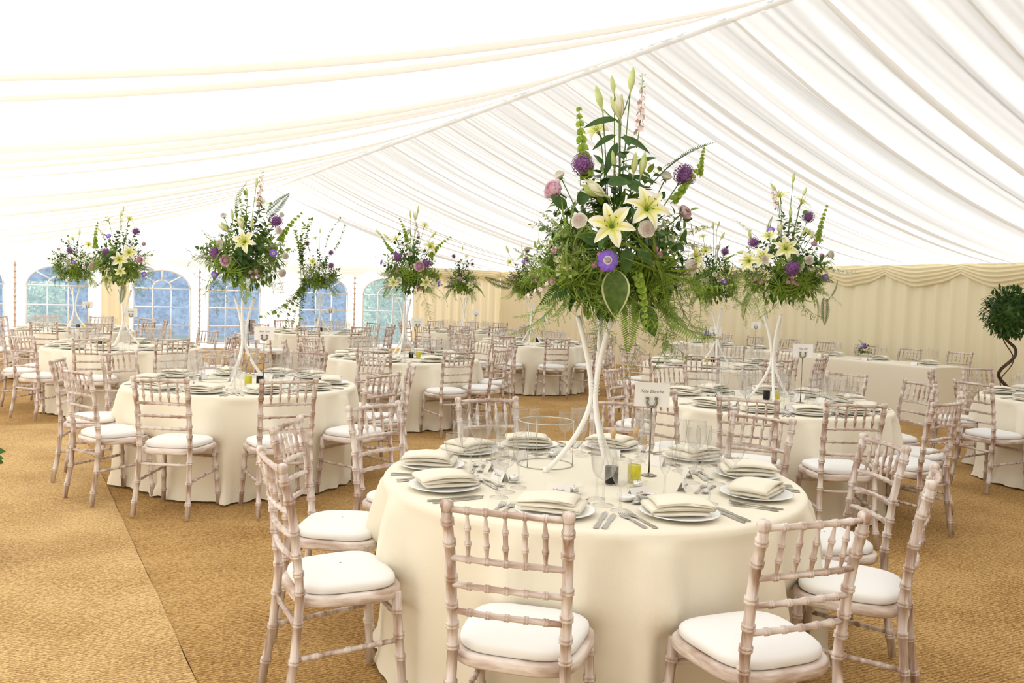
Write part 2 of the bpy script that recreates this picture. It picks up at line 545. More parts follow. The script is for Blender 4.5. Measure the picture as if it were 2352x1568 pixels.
# roof lining, two gathered slopes that sag a little
def slope(l0, z0, l1, z1, sag, seed, amp, lo, hi, gap=(.2, .6), deep=.06, tuck=.5, wide=1.0, nn=1000, nt_=18):
    f1 = smooth_noise(seed, 9, lo, hi)
    f2 = smooth_noise(seed + 1, 9, hi * 1.5, hi * 4)
    f3 = smooth_noise(seed + 5, 5, .5, 1.6)
    rr = random.Random(seed)
    folds = []
    s = N_FRONT
    while s < N_BACK:
        s += rr.uniform(*gap)
        folds.append((s, rr.uniform(.4, 1.0) * deep, rr.uniform(.035, .075)))
    import bisect
    keys = [q[0] for q in folds]
    def fold_depth(w):
        i = bisect.bisect(keys, w)
        t = 0.0
        for q in folds[max(0, i - 2):i + 2]:
            x = (w - q[0]) / q[2]
            if abs(x) < 3:
                # one-sided: steep on one side, long on the other
                t += q[1] * math.exp(-x * x if x < 0 else -x * x * .12)
        return t
    nrm = Vector((-(z1 - z0), (l1 - l0)))
    nrm = nrm.normalized()
    if nrm.y < 0:
        nrm = -nrm
    def fn(u, v):
        n = N_FRONT + (N_BACK - N_FRONT) * u
        l = l0 + (l1 - l0) * v
        z = z0 + (z1 - z0) * v - sag * 4 * v * (1 - v)
        e = sin(pi * min(1, .12 + v * .9)) ** .5 if 0 < v < 1 else 0.25
        w = n + 0.10 * f3(n + v * 2) * v
        d = amp * f1(w) * e + amp * .22 * f2(w) * (1 - .55 * v) - fold_depth(w) * min(1, v * 5) * e
        return TP(l + nrm.x * d, n, z + nrm.y * d)
    tucks = []
    for q in folds:
        if rr.random() < tuck and q[0] < N_BACK - .2:
            hw = rr.uniform(.018, .05) * wide
            lean = rr.uniform(-.03, .03)
            def tf(u, v, q=q, hw=hw, lean=lean):
                x = Vector(fn((q[0] + lean * v + (u - .5) * 2 * hw * (.35 + .65 * sin(pi * (.1 + .8 * v))) - N_FRONT) / (N_BACK - N_FRONT), .004 + .99 * v))
                x.z -= .014 + .02 * sin(pi * v) * (1 - abs(u - .5))
                return x
            tucks.append(grid(5, nt_, tf))
    return grid(nn, nt_, fn), tucks
def add_tucks(ce, tucks, mat):
    for g in tucks:
        obj('lining_tuck', one('lining_tuck', g, mat), ce)
_g, _tk = slope(L_RIDGE, Z_RIDGE, L_RIGHT, Z_EAVE, 0.26, 11, 0.05, 4, 15)
ceil_r = structure('ceiling', one('roof_slope', _g, 'roof'))
add_tucks(ceil_r, _tk, 'roof')
tag(ceil_r, 'gathered cream roof lining falling from the ridge to the right wall')
_g, _tk = slope(L_RIDGE, Z_RIDGE, L_LEFT, Z_EAVE, 0.18, 21, 0.05, 1.6, 7, (.28, .85), .12, .65, 1.1)
ceil_l = structure('ceiling', one('roof_slope', _g, 'roof'))
add_tucks(ceil_l, _tk, 'roof_tuck')
tag(ceil_l, 'bright draped roof lining falling from the ridge to the left wall')
# ruched band and pole along the ridge
fr = smooth_noise(5, 8, 30, 60)
ridge_band = grid(900, 4, lambda u, v: TP(L_RIDGE + (v - .5) * .10, N_FRONT + (N_BACK - N_FRONT) * u, Z_RIDGE - .035 - .02 * abs(v - .5)))
obj('ridge_band', one('ridge_band', ridge_band, 'roof'), ceil_r)

# gathered curtain wall
def curtain(p0, p1, z0, z1, per, amp, seed, flip=1, nz=10, flare=1.0):
    d = p1 - p0
    ln = d.length
    d.normalize()
    nr = Vector((-d.y, d.x, 0)) * flip
    f3 = smooth_noise(seed, 7, .8, 2.5)
    f4 = smooth_noise(seed + 3, 7, 5, 14)
    nn = int(ln / per * 10) + 2
    def fn(u, v):
        s = ln * u
        ph = 2 * pi * s / per + 1.6 * f3(s)
        w = amp * (sin(ph) + .35 * sin(2.1 * ph + 1.3)) * (.75 + .5 * f4(s) * (.3 + v))
        p = p0 + d * s + nr * w * (0.55 + .45 * flare * (1 - v))
        return (p.x, p.y, z0 + (z1 - z0) * v)
    return grid(nn, nz, fn)
wall_r = structure('wall_right', one('wall_right', curtain(TP(L_RIGHT, N_FRONT, 0), TP(L_RIGHT, N_BACK, 0), 0.0, Z_EAVE + .05, .27, .05, 31), 'curtain'))
tag(wall_r, 'pleated cream curtain wall behind the head table')
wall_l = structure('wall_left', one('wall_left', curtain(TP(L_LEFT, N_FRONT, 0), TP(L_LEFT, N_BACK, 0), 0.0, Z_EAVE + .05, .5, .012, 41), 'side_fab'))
wall_f = structure('wall_front', one('wall_front', curtain(TP(L_LEFT, N_FRONT, 0), TP(L_RIGHT, N_FRONT, 0), 0.0, Z_RIDGE, .4, .02, 51), 'dim_fab'))  # unseen end wall, set close to cut light on the foremost cloth

# end wall with arched windows
WIN = []                                     # (l0, l1) of each window
WZ0, WSPR, WTOP = 0.12, 1.42, 1.86
def px_l(u, v=700):                          # photo column -> place along the end wall
    d = ray(u, v)
    t = N_BACK / d.dot(NV)
    return (d * t).dot(LV)
for a, b in ((-90, 8), (60, 204), (306, 436), (478, 596), (688, 797), (833, 935)):
    WIN.append((px_l(a), px_l(b)))
WIN[0] = (L_LEFT + .12, WIN[0][1])
mbw = MB()
def wq(l0, l1, z0, z1):
    mbw.add([TP(l0, N_BACK, z0), TP(l1, N_BACK, z0), TP(l1, N_BACK, z1), TP(l0, N_BACK, z1)], [(0, 1, 2, 3)], 'wall_fab')
def arch_z(l, l0, l1):
    t = (l - l0) / (l1 - l0) * 2 - 1
    return WSPR + (WTOP - WSPR) * sqrt(max(0, 1 - t * t))
edge = L_LEFT
for (a, b) in WIN:
    wq(edge, a, 0, Z_EAVE)
    wq(a, b, 0, WZ0)
    K = 24
    for k in range(K):
        x0, x1 = a + (b - a) * k / K, a + (b - a) * (k + 1) / K
        mbw.add([TP(x0, N_BACK, arch_z(x0, a, b)), TP(x1, N_BACK, arch_z(x1, a, b)), TP(x1, N_BACK, Z_EAVE), TP(x0, N_BACK, Z_EAVE)], [(0, 1, 2, 3)], 'wall_fab')
    edge = b
WALL_END = px_l(948)
wq(edge, WALL_END, 0, Z_EAVE)
wall_b = structure('wall_back', mbw.mesh('wall_back', False))
tag(wall_b, 'overexposed white end wall with arched windows')
obj('curtain_panel', one('curtain_panel', curtain(TP(WALL_END, N_BACK - .02, 0), TP(L_RIGHT, N_BACK - .02, 0), 0, Z_EAVE, .26, .03, 61), 'curtain'), wall_b)
obj('curtain_panel', one('curtain_panel', curtain(TP(px_l(232), N_BACK - .05, 0), TP(px_l(296), N_BACK - .05, 0), 0, Z_EAVE, .22, .035, 62), 'curtain'), wall_b)
# gable cloth above the wall, hanging in fine vertical gathers
def gable():
    f4 = smooth_noise(71, 10, 8, 40)
    def fn(u, v):
        l = L_LEFT + (L_RIGHT - L_LEFT) * u
        top = Z_EAVE + (Z_RIDGE - Z_EAVE) * (1 - abs(l - L_RIDGE) / ((L_RIDGE - L_LEFT) if l < L_RIDGE else (L_RIGHT - L_RIDGE))) + .02
        return TP(l, N_BACK - .02 + .03 * f4(l), Z_EAVE - .05 + (top - Z_EAVE + .05) * v)
    return grid(420, 6, fn)
obj('gable_cloth', one('gable_cloth', gable(), 'wall_fab'), wall_b)

def muntin_bar(l0, z0, l1, z1, w=.035):
    a, b = TP(l0, N_BACK - .012, z0), TP(l1, N_BACK - .012, z1)
    return tube([a, b], w / 2, 6)
def arc_bar(lc, r, zc, rz, w=.035, a0=0.0, a1=pi, k=20):
    return tube([TP(lc + r * cos(a0 + (a1 - a0) * i / k), N_BACK - .012, zc + rz * sin(a0 + (a1 - a0) * i / k)) for i in range(k + 1)], w / 2, 6)
for i, (a, b) in enumerate(WIN):
    w = bpy.data.objects.new('window_%d' % (i + 1), None)
    COL.objects.link(w)
    w['kind'] = 'structure'
    w.location = TP((a + b) / 2, N_BACK, 0)
    inv = Matrix.Translation(-w.location)
    def wp(name, geo, mat):
        obj(name, MB().add(geo[0], geo[1], mat, inv).mesh(name), w)
    K = 24
    pv = [TP(a, N_BACK, WZ0), TP(b, N_BACK, WZ0)] + [TP(b - (b - a) * k / K, N_BACK, arch_z(b - (b - a) * k / K, a, b)) for k in range(K + 1)]
    wp('pane', (pv, [tuple(range(len(pv)))]), 'pvc')
    dw = (b - a) / 3
    lc = (a + b) / 2
    rows = 3
    for c in (1, 2):
        wp('muntin', muntin_bar(a + dw * c, WZ0, a + dw * c, WSPR), 'muntin')
    for r in range(0, rows + 1):
        z = WZ0 + (WSPR - WZ0) * r / rows
        wp('muntin', muntin_bar(a, z, b, z), 'muntin')
    wp('muntin', arc_bar(lc, dw / 2, WSPR, .2), 'muntin')
    for an in (45, 90, 135):
        c_, s_ = cos(radians(an)), sin(radians(an))
        wp('muntin', muntin_bar(lc + dw / 2 * c_, WSPR + .2 * s_, lc + (b - a) / 2 * c_, WSPR + (WTOP - WSPR) * s_), 'muntin')
    wp('window_frame', arc_bar(lc, (b - a) / 2, WSPR, WTOP - WSPR, .04), 'muntin')
    for x in (a, b):
        wp('window_frame', muntin_bar(x, WZ0, x, WSPR, .04), 'muntin')
# laced poles between the bays
for i, u in enumerate((34, 457, 812)):
    p = TP(px_l(u), N_BACK - .06, 0)
    po = obj('trim_%d' % (i + 1), one('pole', tube([p - p, Vector((0, 0, 1.92))], .017, 8), 'rope'), loc=p)
    po['kind'] = 'structure'
    for k in range(14):
        obj('lacing_knot', one('lacing_knot', tube([Vector((0, 0, .08 + k * .135)), Vector((0, 0, .115 + k * .135))], .034, 8), 'rope'), po)

# valance swags
def swag(p0, p1, inward, ztop, drop=.36, seed=0):
    d = p1 - p0
    f = smooth_noise(seed, 5, 2, 6)
    def fn(u, v):
        sg = 4 * u * (1 - u)
        dr = .17 + (drop - .17) * sg + .02 * f(u * 3) * v
        rip = .016 * sin(2 * pi * (v * 5.5 + .2 * f(u * 2))) * (0.25 + sg) * min(1, v * 4)
        out = .035 + .05 * sin(pi * min(1, v)) * (.3 + sg) + rip
        p = p0 + d * u + inward * out
        # the folds gather towards the hanging points
        return (p.x, p.y, ztop - dr * (v ** (1.0 + .3 * (1 - sg))))
    return grid(26, 30, fn)
r_nodes = [N_BACK - .05 - 1.27 * k for k in range(0, 19)]
for k in range(len(r_nodes) - 1):
    p0, p1 = TP(L_RIGHT, r_nodes[k], 0), TP(L_RIGHT, r_nodes[k + 1], 0)
    obj('valance_swag', one('valance_swag', swag(p0, p1, -LV, Z_EAVE + .02, .36, k), 'valance'), wall_r)
g_nodes = [L_RIGHT - 1.31 * k for k in range(0, 11)]
for k in range(len(g_nodes) - 1):
    p0, p1 = TP(g_nodes[k], N_BACK - .08, 0), TP(max(L_LEFT, g_nodes[k + 1]), N_BACK - .08, 0)
    obj('valance_swag', one('valance_swag', swag(p1, p0, -NV, Z_EAVE + .02, .30, 40 + k), 'valance' if k < 2 else 'wall_fab'), wall_b)

# outside: lawn and a clipped hedge seen through the windows
M['grass'] = noisy('lawn_grass', (0.10, 0.20, 0.05), (0.22, 0.34, 0.10), 20, 0.9)
M['hedge'] = leafmat('hazed_hedge_leaf', (0.07, 0.13, 0.24), (0.30, 0.42, 0.60), 0.2, 5)  # leaf colour carries the blue of haze and skylight
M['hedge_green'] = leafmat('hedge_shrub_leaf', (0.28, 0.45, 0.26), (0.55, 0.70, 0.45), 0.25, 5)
lawn = obj('lawn', one('lawn', ([TP(-40, -40, -.03), TP(50, -40, -.03), TP(50, 60, -.03), TP(-40, 60, -.03)], [(0, 1, 2, 3)]), 'grass'))
tag(lawn, 'sunlit lawn outside the arched windows', kind='structure')
rh = random.Random(9)
def leafy_mass(l0, l1, n0, n1, z1, cnt, size, mat, rnd):
    mb = MB()
    f = smooth_noise(rnd.randint(0, 999), 8, .7, 4)
    def front(u, v):
        l = l0 + (l1 - l0) * u
        return TP(l, n0 + .35 + .18 * f(l + v * 5), -.02 + z1 * v)
    mb.add(*grid(70, 16, front), mat)
    for _ in range(cnt):
        l, z = rnd.uniform(l0, l1), rnd.uniform(0, z1)
        p = TP(l, n0 + rnd.uniform(-.05, .4) + .18 * f(l + z / z1 * 5), z)
        a = Vector((rnd.gauss(0, 1), rnd.gauss(0, 1), rnd.gauss(0, .6) - .3)).normalized() * size * rnd.uniform(.6, 1.3)
        b = a.orthogonal().normalized() * size * .45
        b = Matrix.Rotation(rnd.uniform(0, 6.28), 3, a.normalized()) @ b
        mb.add([p - a * .5, p + b * .5, p + a * .5, p - b * .5], [(0, 1, 2, 3)], mat)
    return mb.mesh('hedge', False)
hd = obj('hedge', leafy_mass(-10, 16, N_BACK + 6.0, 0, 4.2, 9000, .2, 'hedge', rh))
tag(hd, 'tall clipped haze-tinted hedge outside the arched windows', 'hedge')
sh = obj('garden_shrub', leafy_mass(px_l(885), px_l(885) + 2.2, N_BACK + 1.6, 0, 2.1, 2200, .15, 'hedge_green', rh))
tag(sh, 'pale green shrub outside the rightmost arched window', 'shrub')
sh = obj('garden_shrub', leafy_mass(px_l(40) , px_l(40) + 1.0, N_BACK + 1.6, 0, 1.5, 900, .15, 'hedge_green', rh))
tag(sh, 'pale green shrub outside the leftmost whole arched window', 'shrub')

# ------------------------------------------------------------------ chairs
def ringed(path_fn, s0, s1, r0, r1, rings, rr=1.27, hw=.0085, n=9, extra=None):
    """turned rod along path_fn(s): plain taper with raised double rings at the given s"""
    st = [(s0, 1.0), (s1, 1.0)]
    for q in rings:
        for ds, k in ((-hw * 1.35, 1.0), (-hw, rr), (-hw * .25, rr), (0, 1.07), (hw * .25, rr), (hw, rr), (hw * 1.35, 1.0)):
            st.append((q + ds, k))
    for e in (extra or []):
        st.append(e)
    st = sorted(x for x in st if min(s0, s1) - 1e-6 <= x[0] <= max(s0, s1) + 1e-6)
    pts = [Vector(path_fn(s)) for s, _ in st]
    rad = [(r0 + (r1 - r0) * (s - s0) / (s1 - s0)) * k for s, k in st]
    return tube(pts, rad, n)
def lerp_path(keys):
    def fn(z):
        for (z0, p0), (z1, p1) in zip(keys, keys[1:]):
            if z <= z1:
                t = max(0, (z - z0) / (z1 - z0))
                t = t * t * (3 - 2 * t) * .5 + t * .5
                return tuple(a + (b - a) * t for a, b in zip(p0, p1)) + (z,)
        return tuple(keys[-1][1]) + (z,)
    return fn
def seat_outline(t, k=1.0, grow=0.0):
    a = 2 * pi * t
    c, s = cos(a), sin(a)
    e = 0.54
    x = (abs(c) ** e) * (1 if c > 0 else -1)
    y = (abs(s) ** e) * (1 if s > 0 else -1)
    w = .178 + .024 * (y + 1) / 2 + grow
    return x * w * k, .008 + y * (.185 + grow) * k
CH = []                                      # (name, mesh)
for sx in (-1, 1):
    pth = lerp_path([(0, (sx * .178, -.235)), (.25, (sx * .168, -.196)), (.45, (sx * .164, -.18)), (.70, (sx * .167, -.205)), (.905, (sx * .172, -.25))])
    g = ringed(pth, 0.012, .895, .0165, .0155, [.10, .23, .36, .47, .535, .60, .68, .79, .855])
    mb = MB().add(*g, 'lime')
    tp = pth(.895)
    mb.add(*tube([Vector((tp[0], tp[1], z)) for z in (.885, .893, .902, .910, .917, .920)], [.015, .0165, .0195, .0195, .015, .006], 12), 'lime')
    CH.append(('rear_post', mb.mesh('rear_post')))
for sx in (-1, 1):
    pth = lerp_path([(0, (sx * .192, .195)), (.43, (sx * .172, .165))])
    g = ringed(pth, 0.012, .43, .0145, .0175, [.09, .19, .27, .36])
    CH.append(('front_leg', one('front_leg', g, 'lime')))
RAILZ = (.893, .745, .662, .580)
def back_y(z):
    return -.18 - .07 * max(0, (z - .45) / .455) ** 1.35
for k, z in enumerate(RAILZ):
    hwid = .167
    fnp = lambda x, z=z: (x, back_y(z) - .018 * (1 - (x / .167) ** 2), z + (.004 * (1 - (x / .167) ** 2)))
    g = ringed(fnp, -hwid, hwid, .0098, .0098, [-.110, -.055, 0, .055, .110], rr=1.28, hw=.006, n=8, extra=[(x, 1.0) for x in (-.14, -.082, -.027, .027, .082, .14)])
    CH.append(('top_rail' if k == 0 else 'back_rail', one('back_rail', g, 'lime_rail')))
for x in (-.110, -.055, 0, .055, .110):
    z0, z1 = RAILZ[1], RAILZ[0]
    fnp = lambda t, x=x: (x, back_y(z0 + (z1 - z0) * t) - .018 * (1 - (x / .167) ** 2), z0 + (z1 - z0) * t)
    st = [(0, .0035), (.12, .0055), (.30, .0078), (.315, .0105), (.335, .0105), (.345, .0088), (.355, .0105), (.375, .0105), (.39, .0078), (.5, .0075), (.62, .0078), (.635, .0105), (.655, .0105), (.665, .0088), (.675, .0105), (.695, .0105), (.71, .0078), (.88, .005), (1, .0035)]
    CH.append(('spindle', one('spindle', tube([fnp(t) for t, _ in st], [r for _, r in st], 8), 'lime')))
# seat frame
K = 40
mb = MB()
def sf(u, v):
    prof = [(-.012, .408), (.004, .408), (.010, .415), (.010, .440), (.004, .447), (-.030, .447), (-.030, .43)]
    g_, z = prof[int(round(v * 6))]
    x, y = seat_outline(u, 1.0, g_)
    return (x, y, z)
CH.append(('seat_frame', one('seat_frame', grid(K, 7, sf, True), 'lime_seat')))
def cu(u, v):
    # v 0 bottom rim, 1 top centre
    prof = [(.90, .446), (.955, .449), (.985, .455), (.995, .465), (.985, .475), (.94, .483), (.82, .491), (.6, .497), (.35, .500), (.02, .501)]
    k, z = prof[int(round(v * 9))]
    wob = .0016 * sin(u * 2 * pi * 23) + .001 * sin(u * 2 * pi * 41 + 1)
    x, y = seat_outline(u, k * (1 + wob * (1 if .9 < k else 0)), -.006)
    return (x, y, z)
CH.append(('cushion', one('cushion', grid(72, 10, cu, True), 'cushion')))
def strut(a, b, r=.0095):
    a, b = Vector(a), Vector(b)
    return ringed(lambda t: a.lerp(b, t), 0, 1, r, r, [.2, .5, .8], hw=.018, n=8, rr=1.25)
for sx in (-1, 1):
    CH.append(('stretcher', one('stretcher', strut((sx * .168, -.198, .235), (sx * .182, .178, .255)), 'lime')))
CH.append(('stretcher', one('stretcher', strut((-.165, -.186, .345), (.165, -.186, .345)), 'lime_rail')))
CH.append(('stretcher', one('stretcher', strut((-.174, .168, .345), (.174, .168, .345)), 'lime_rail')))
def add_chair(x, y, face, label, group, z=.012):
    t = thing('chiavari_chair', label, 'chair', (x, y, z), atan2(face.y, face.x) - pi / 2, group)
    t.scale = (1.03, 1, 1)
    for nm, me in CH:
        obj(nm, me, t)
    return t

# ------------------------------------------------------------------ round tables
def round_cloth(R, seed, seats=(), H=.755):
    rr = random.Random(seed)
    comps = [(k, rr.uniform(0, 2 * pi), rr.uniform(.3, 1) / (1 + .06 * k)) for k in (5, 11, 14, 17, 21, 25)]
    tot = sum(c[2] for c in comps)
    f = lambda a: sum(c[2] * sin(c[0] * a + c[1]) for c in comps) / tot
    cr = [(k, rr.uniform(0, 2 * pi)) for k in (17, 23, 31, 38)]
    g = lambda a, q: sum(sin(k * a + p + q * 9) for k, p in cr) / 4
    top = [0.0, .3, .6, .85, .96]
    edge_ = [(.985, -.001), (1.0, -.004), (1.008, -.012), (1.012, -.03)]
    drape = 22
    rows = len(top) + len(edge_) + drape
    def fn(u, v):
        a = 2 * pi * u
        i = int(round(v * (rows - 1)))
        if i < len(top):
            r, z = R * top[i] + .0005, H
        elif i < len(top) + len(edge_):
            k, dz = edge_[i - len(top)]
            r, z = R * k, H + dz
        else:
            t = (i - len(top) - len(edge_) + 1) / drape
            z = (H - .03) * (1 - t) + .016
            fo = f(a + .10 * t * sin(3 * a + seed))
            fo = max(-.9, min(1.0, fo * 2.0))
            r = R * 1.008 + .008 * t + (.15 * max(0, fo) ** 1.35 - .035 * max(0, -fo) ** 1.2) * t ** .62
            # the cloth is pushed in where a chair stands against it
            if t > .34:
                for sa, sr in seats:
                    da = abs((a - sa + pi) % (2 * pi) - pi)
                    if da < .27:
                        k_ = min(1, max(0, (.27 - da) / .07))
                        k_ *= min(1, (t - .34) / .12)
                        r = min(r, sr * k_ + r * (1 - k_))
            if t > .86:
                q = (t - .86) / .14
                r += .02 * q + .03 * q * g(a, .2 * q)
                z = z + .028 * q * (.5 + .5 * g(a, 2.0)) * (1 - q * .4)
        return (r * cos(a), r * sin(a), z)
    return grid(170, rows, fn, True)
TABLES = {
 'T1': dict(c=(0.36, 3.63), nm='the foremost table', det=3),
 'T2': dict(c=(-2.13, 6.72), nm='the near left table', det=2),
 'T9': dict(c=(2.03, 6.58), nm='the near right table', det=2),
 'T11': dict(c=(5.15, 7.50), nm='the right edge table', det=2),
 'T5': dict(c=(-1.27, 9.95), nm='the central table', det=1),
 'T3': dict(c=(-4.70, 10.25), nm='the mid left table', det=1),
 'T10': dict(c=(2.52, 10.45), nm='the table before the head table', det=1),
 'T8': dict(c=(0.30, 13.75), nm='the rear centre table', det=0),
 'T6': dict(c=(-3.42, 15.05), nm='the ivy-trailed window table', det=0),
 'T4': dict(c=(-7.00, 13.55), nm='the far left window table', det=0),
 'T7': dict(c=(-1.00, 17.35), nm='the rearmost table', det=0),
}
CLOTHCOL = {}
RT = .88
# measured chair backs (top rail middle) where the photo shows them, else an even ring
MEAS = {
 'T1': [(-.82, 2.97), (-.97, 3.74), (-.70, 4.44), (-.12, 4.86), (.66, 4.90), (1.33, 4.46), (1.66, 3.76), (1.53, 3.06), (.86, 2.36), (.0, 2.36)],
 'T2': [(-2.93, 5.72), (-3.44, 6.45), (-3.38, 7.30), (-2.75, 7.90), (-1.95, 8.05), (-1.30, 7.78), (-.84, 7.02), (-.92, 6.15), (-1.45, 5.52), (-2.22, 5.38)],
 'T9': [(1.49, 5.31), (2.15, 5.22), (2.81, 5.46), (3.16, 5.97), (3.30, 6.85), (2.97, 7.55), (2.34, 7.90), (1.48, 7.78), (.88, 7.20), (.98, 5.80)],
 'T11': [(3.87, 7.09), (4.12, 8.22), (4.85, 8.80), (5.7, 8.7), (4.35, 6.4)],
}
PHASE = {'T5': 4, 'T3': 3, 'T10': 8, 'T8': 2, 'T6': 10, 'T4': 0, 'T7': 14}
def clock(dx, dy):
    h = (atan2(dx, dy) / (2 * pi) * 12) % 12
    h2 = round(h * 2) / 2
    hh = int(h2) % 12
    hh = 12 if hh == 0 else hh
    W_ = ['', 'one', 'two', 'three', 'four', 'five', 'six', 'seven', 'eight', 'nine', 'ten', 'eleven', 'twelve']
    return 'half past ' + W_[hh] if h2 % 1 else W_[hh] + " o'clock"
SEATS = {}
for tid, T in TABLES.items():
    cx, cy_ = T['c']
    def add_table(seats):
        tb = obj('round_table', one('round_table', round_cloth(RT, sum(map(ord, tid)), [(atan2(d.y, d.x), r - .235 - .225) for d, r in seats]), 'cloth'), loc=(cx, cy_, 0))
        tag(tb, 'round table under a floor-length cream cloth, ' + T['nm'].replace('the ', '', 1), 'table', 'round banquet tables')
    seats = []
    if tid in MEAS:
        for (x, y) in MEAS[tid]:
            d = Vector((x - cx, y - cy_))
            seats.append((d.normalized(), max(1.28, min(1.37, d.length))))
    else:
        vb = atan2(cy_, cx)                  # direction away from the camera
        rr = random.Random(tid)
        for k in range(10):
            a = vb + pi + radians(18 + 36 * k + PHASE[tid] + rr.uniform(-4, 4))
            seats.append((Vector((cos(a), sin(a))), 1.30 + rr.uniform(-.03, .05)))
    SEATS[tid] = seats
    add_table(seats)
    used = {}
    for d, r in seats:
        r0 = r - .235
        ck = clock(d.x, d.y)
        if ck in used:
            used[ck] += 1
            ck = ck + ' sharp'
        used[ck] = 1
        rr = random.Random(str(d))
        face = Matrix.Rotation(radians(rr.uniform(-2, 2) if tid == 'T1' else rr.uniform(-5, 5)), 2) @ (-d)
        add_chair(cx + d.x * r0, cy_ + d.y * r0, face, 'whitewashed chair with white cushion, %s at %s' % (ck, T['nm']), 'chairs at round tables')

# ------------------------------------------------------------------ tableware
PL = one('dinner_plate', closed_lathe([(.080, .000), (.085, .004), (.100, .006), (.142, .017), (.1435, .019), (.140, .0195), (.100, .0105), (.090, .009), (.002, .009)], 36), 'china')
def ribbon(path, y0, y1, th, ny=5, wav=.004, seed=0):
    f = smooth_noise(seed, 5, 8, 30)
    pts = [Vector((p[0], 0, p[1])) for p in path]
    nrm = []
    for i in range(len(pts)):
        t = (pts[min(i + 1, len(pts) - 1)] - pts[max(i - 1, 0)]).normalized()
        nrm.append(Vector((-t.z, 0, t.x)))
    prof = [p + n * th / 2 for p, n in zip(pts, nrm)] + [p - n * th / 2 for p, n in zip(pts[::-1], nrm[::-1])]
    k = len(prof)
    vs_, fs_ = [], []
    for j in range(ny):
        y = y0 + (y1 - y0) * j / (ny - 1)
        for q, p in enumerate(prof):
            e = abs(j / (ny - 1) * 2 - 1)
            vs_.append((p.x + wav * f(y * 4 + q * .02), y + .006 * f(p.x * 6 + p.z * 60) * e, p.z * (1 - .12 * e * e) + .0))
    for j in range(ny - 1):
        for q in range(k):
            fs_.append((j * k + q, j * k + (q + 1) % k, (j + 1) * k + (q + 1) % k, (j + 1) * k + q))
    fs_.append(tuple(range(k))[::-1])
    fs_.append(tuple(range((ny - 1) * k, ny * k)))
    return vs_, fs_
def napkin_mesh(seed):
    r = random.Random(seed)
    p = []
    w = .098
    for i in range(7):
        p.append((-w + .01 + (2 * w - .02) * i / 6, .006 + .002 * sin(i)))
    for a in range(1, 6):
        p.append((w - .012 + .011 * sin(pi * a / 6), .006 + .0065 * (1 - cos(pi * a / 6))))
    for i in range(7):
        x = w - .014 - (2 * w - .022) * i / 6
        p.append((x, .020 + .004 * sin(pi * i / 6)))
    for a in range(1, 6):
        p.append((-w + .010 - .011 * sin(pi * a / 6), .020 + .0065 * (1 - cos(pi * a / 6))))
    for i in range(7):
        x = -w + .012 + (2 * w - .03) * i / 6
        p.append((x, .0335 + .009 * sin(pi * i / 6)))
    return one('napkin', ribbon(p, -.068, .068, .0085, 6, .004, seed), 'napkin')
NAP = [napkin_mesh(s) for s in range(4)]
def glass_mesh(name, prof, n=20):
    rim_r, rim_z = prof[-1]
    mb = MB().add(*lathe(prof, n), 'glass')
    rim = tube([Vector((rim_r * cos(2 * pi * i / n), rim_r * sin(2 * pi * i / n), rim_z)) for i in range(n)], .0016, 5, closed=True)
    mb.add(*rim, 'glass')
    return mb.mesh(name)
def stemware(base_r, stem_h, bowl):
    return [(base_r, .0006), (base_r, .002), (base_r * .5, .005), (.008, .010), (.0042, .020), (.0038, stem_h * .6), (.0045, stem_h)] + bowl
GL = {
 'wine_goblet': (glass_mesh('wine_goblet', stemware(.039, .092, [(.012, .097), (.028, .108), (.040, .128), (.046, .152), (.0465, .174), (.043, .200), (.039, .222)])), 'large clear wine goblet'),
 'white_wine_glass': (glass_mesh('white_wine_glass', stemware(.035, .085, [(.010, .090), (.023, .101), (.033, .120), (.0365, .140), (.0355, .164), (.0325, .188)])), 'smaller clear wine glass'),
 'champagne_flute': (glass_mesh('champagne_flute', stemware(.033, .082, [(.008, .088), (.017, .104), (.0235, .132), (.027, .166), (.0275, .198), (.0245, .232)])), 'tall champagne flute'),
}
def flat_piece(stations, th=.0022):
    """stations: (y, half width, z)"""
    vs_, fs_ = [], []
    for y, w, z in stations:
        vs_ += [(-w, y, z), (w, y, z), (w, y, z + th), (-w, y, z + th)]
    for i in range(len(stations) - 1):
        a, b = i * 4, i * 4 + 4
        for q in range(4):
            fs_.append((a + q, a + (q + 1) % 4, b + (q + 1) % 4, b + q))
    fs_ += [(3, 2, 1, 0), tuple(len(vs_) - 4 + q for q in range(4))]
    return vs_, fs_
def fork_mesh(s=1.0):
    mb = MB().add(*flat_piece([(-.10 * s, .004, .001), (-.095 * s, .009, .001), (-.06 * s, .0065, .002), (.0, .0035, .005), (.03 * s, .0035, .004), (.04 * s, .008, .003), (.055 * s, .0125, .002)]), 'steel')
    for x in (-.0105, -.0035, .0035, .0105):
        mb.add(*flat_piece([(.055 * s, .0022, .002), (.085 * s, .0018, .004), (.10 * s, .001, .008)]), 'steel', Matrix.Translation((x, 0, 0)))
    return mb.mesh('fork', False)
def knife_mesh(s=1.0):
    return MB().add(*flat_piece([(-.115 * s, .004, .001), (-.11 * s, .0085, .001), (-.06 * s, .008, .001), (-.005, .0055, .001), (.005, .009, .001), (.08 * s, .0095, .001), (.105 * s, .006, .001), (.115 * s, .001, .001)], .003), 'steel').mesh('knife', False)
def spoon_mesh(s=1.0):
    mb = MB().add(*flat_piece([(-.10 * s, .004, .001), (-.095 * s, .009, .001), (-.06 * s, .0065, .002), (.0, .0035, .006), (.045 * s, .0035, .004)]), 'steel')
    def fn(u, v):
        a = 2 * pi * u
        r = v
        return (.0165 * s * r * cos(a), .070 * s + .028 * s * r * sin(a), .0015 + .007 * r * r)
    mb.add(*grid(16, 5, fn, True), 'steel')
    return mb.mesh('spoon')
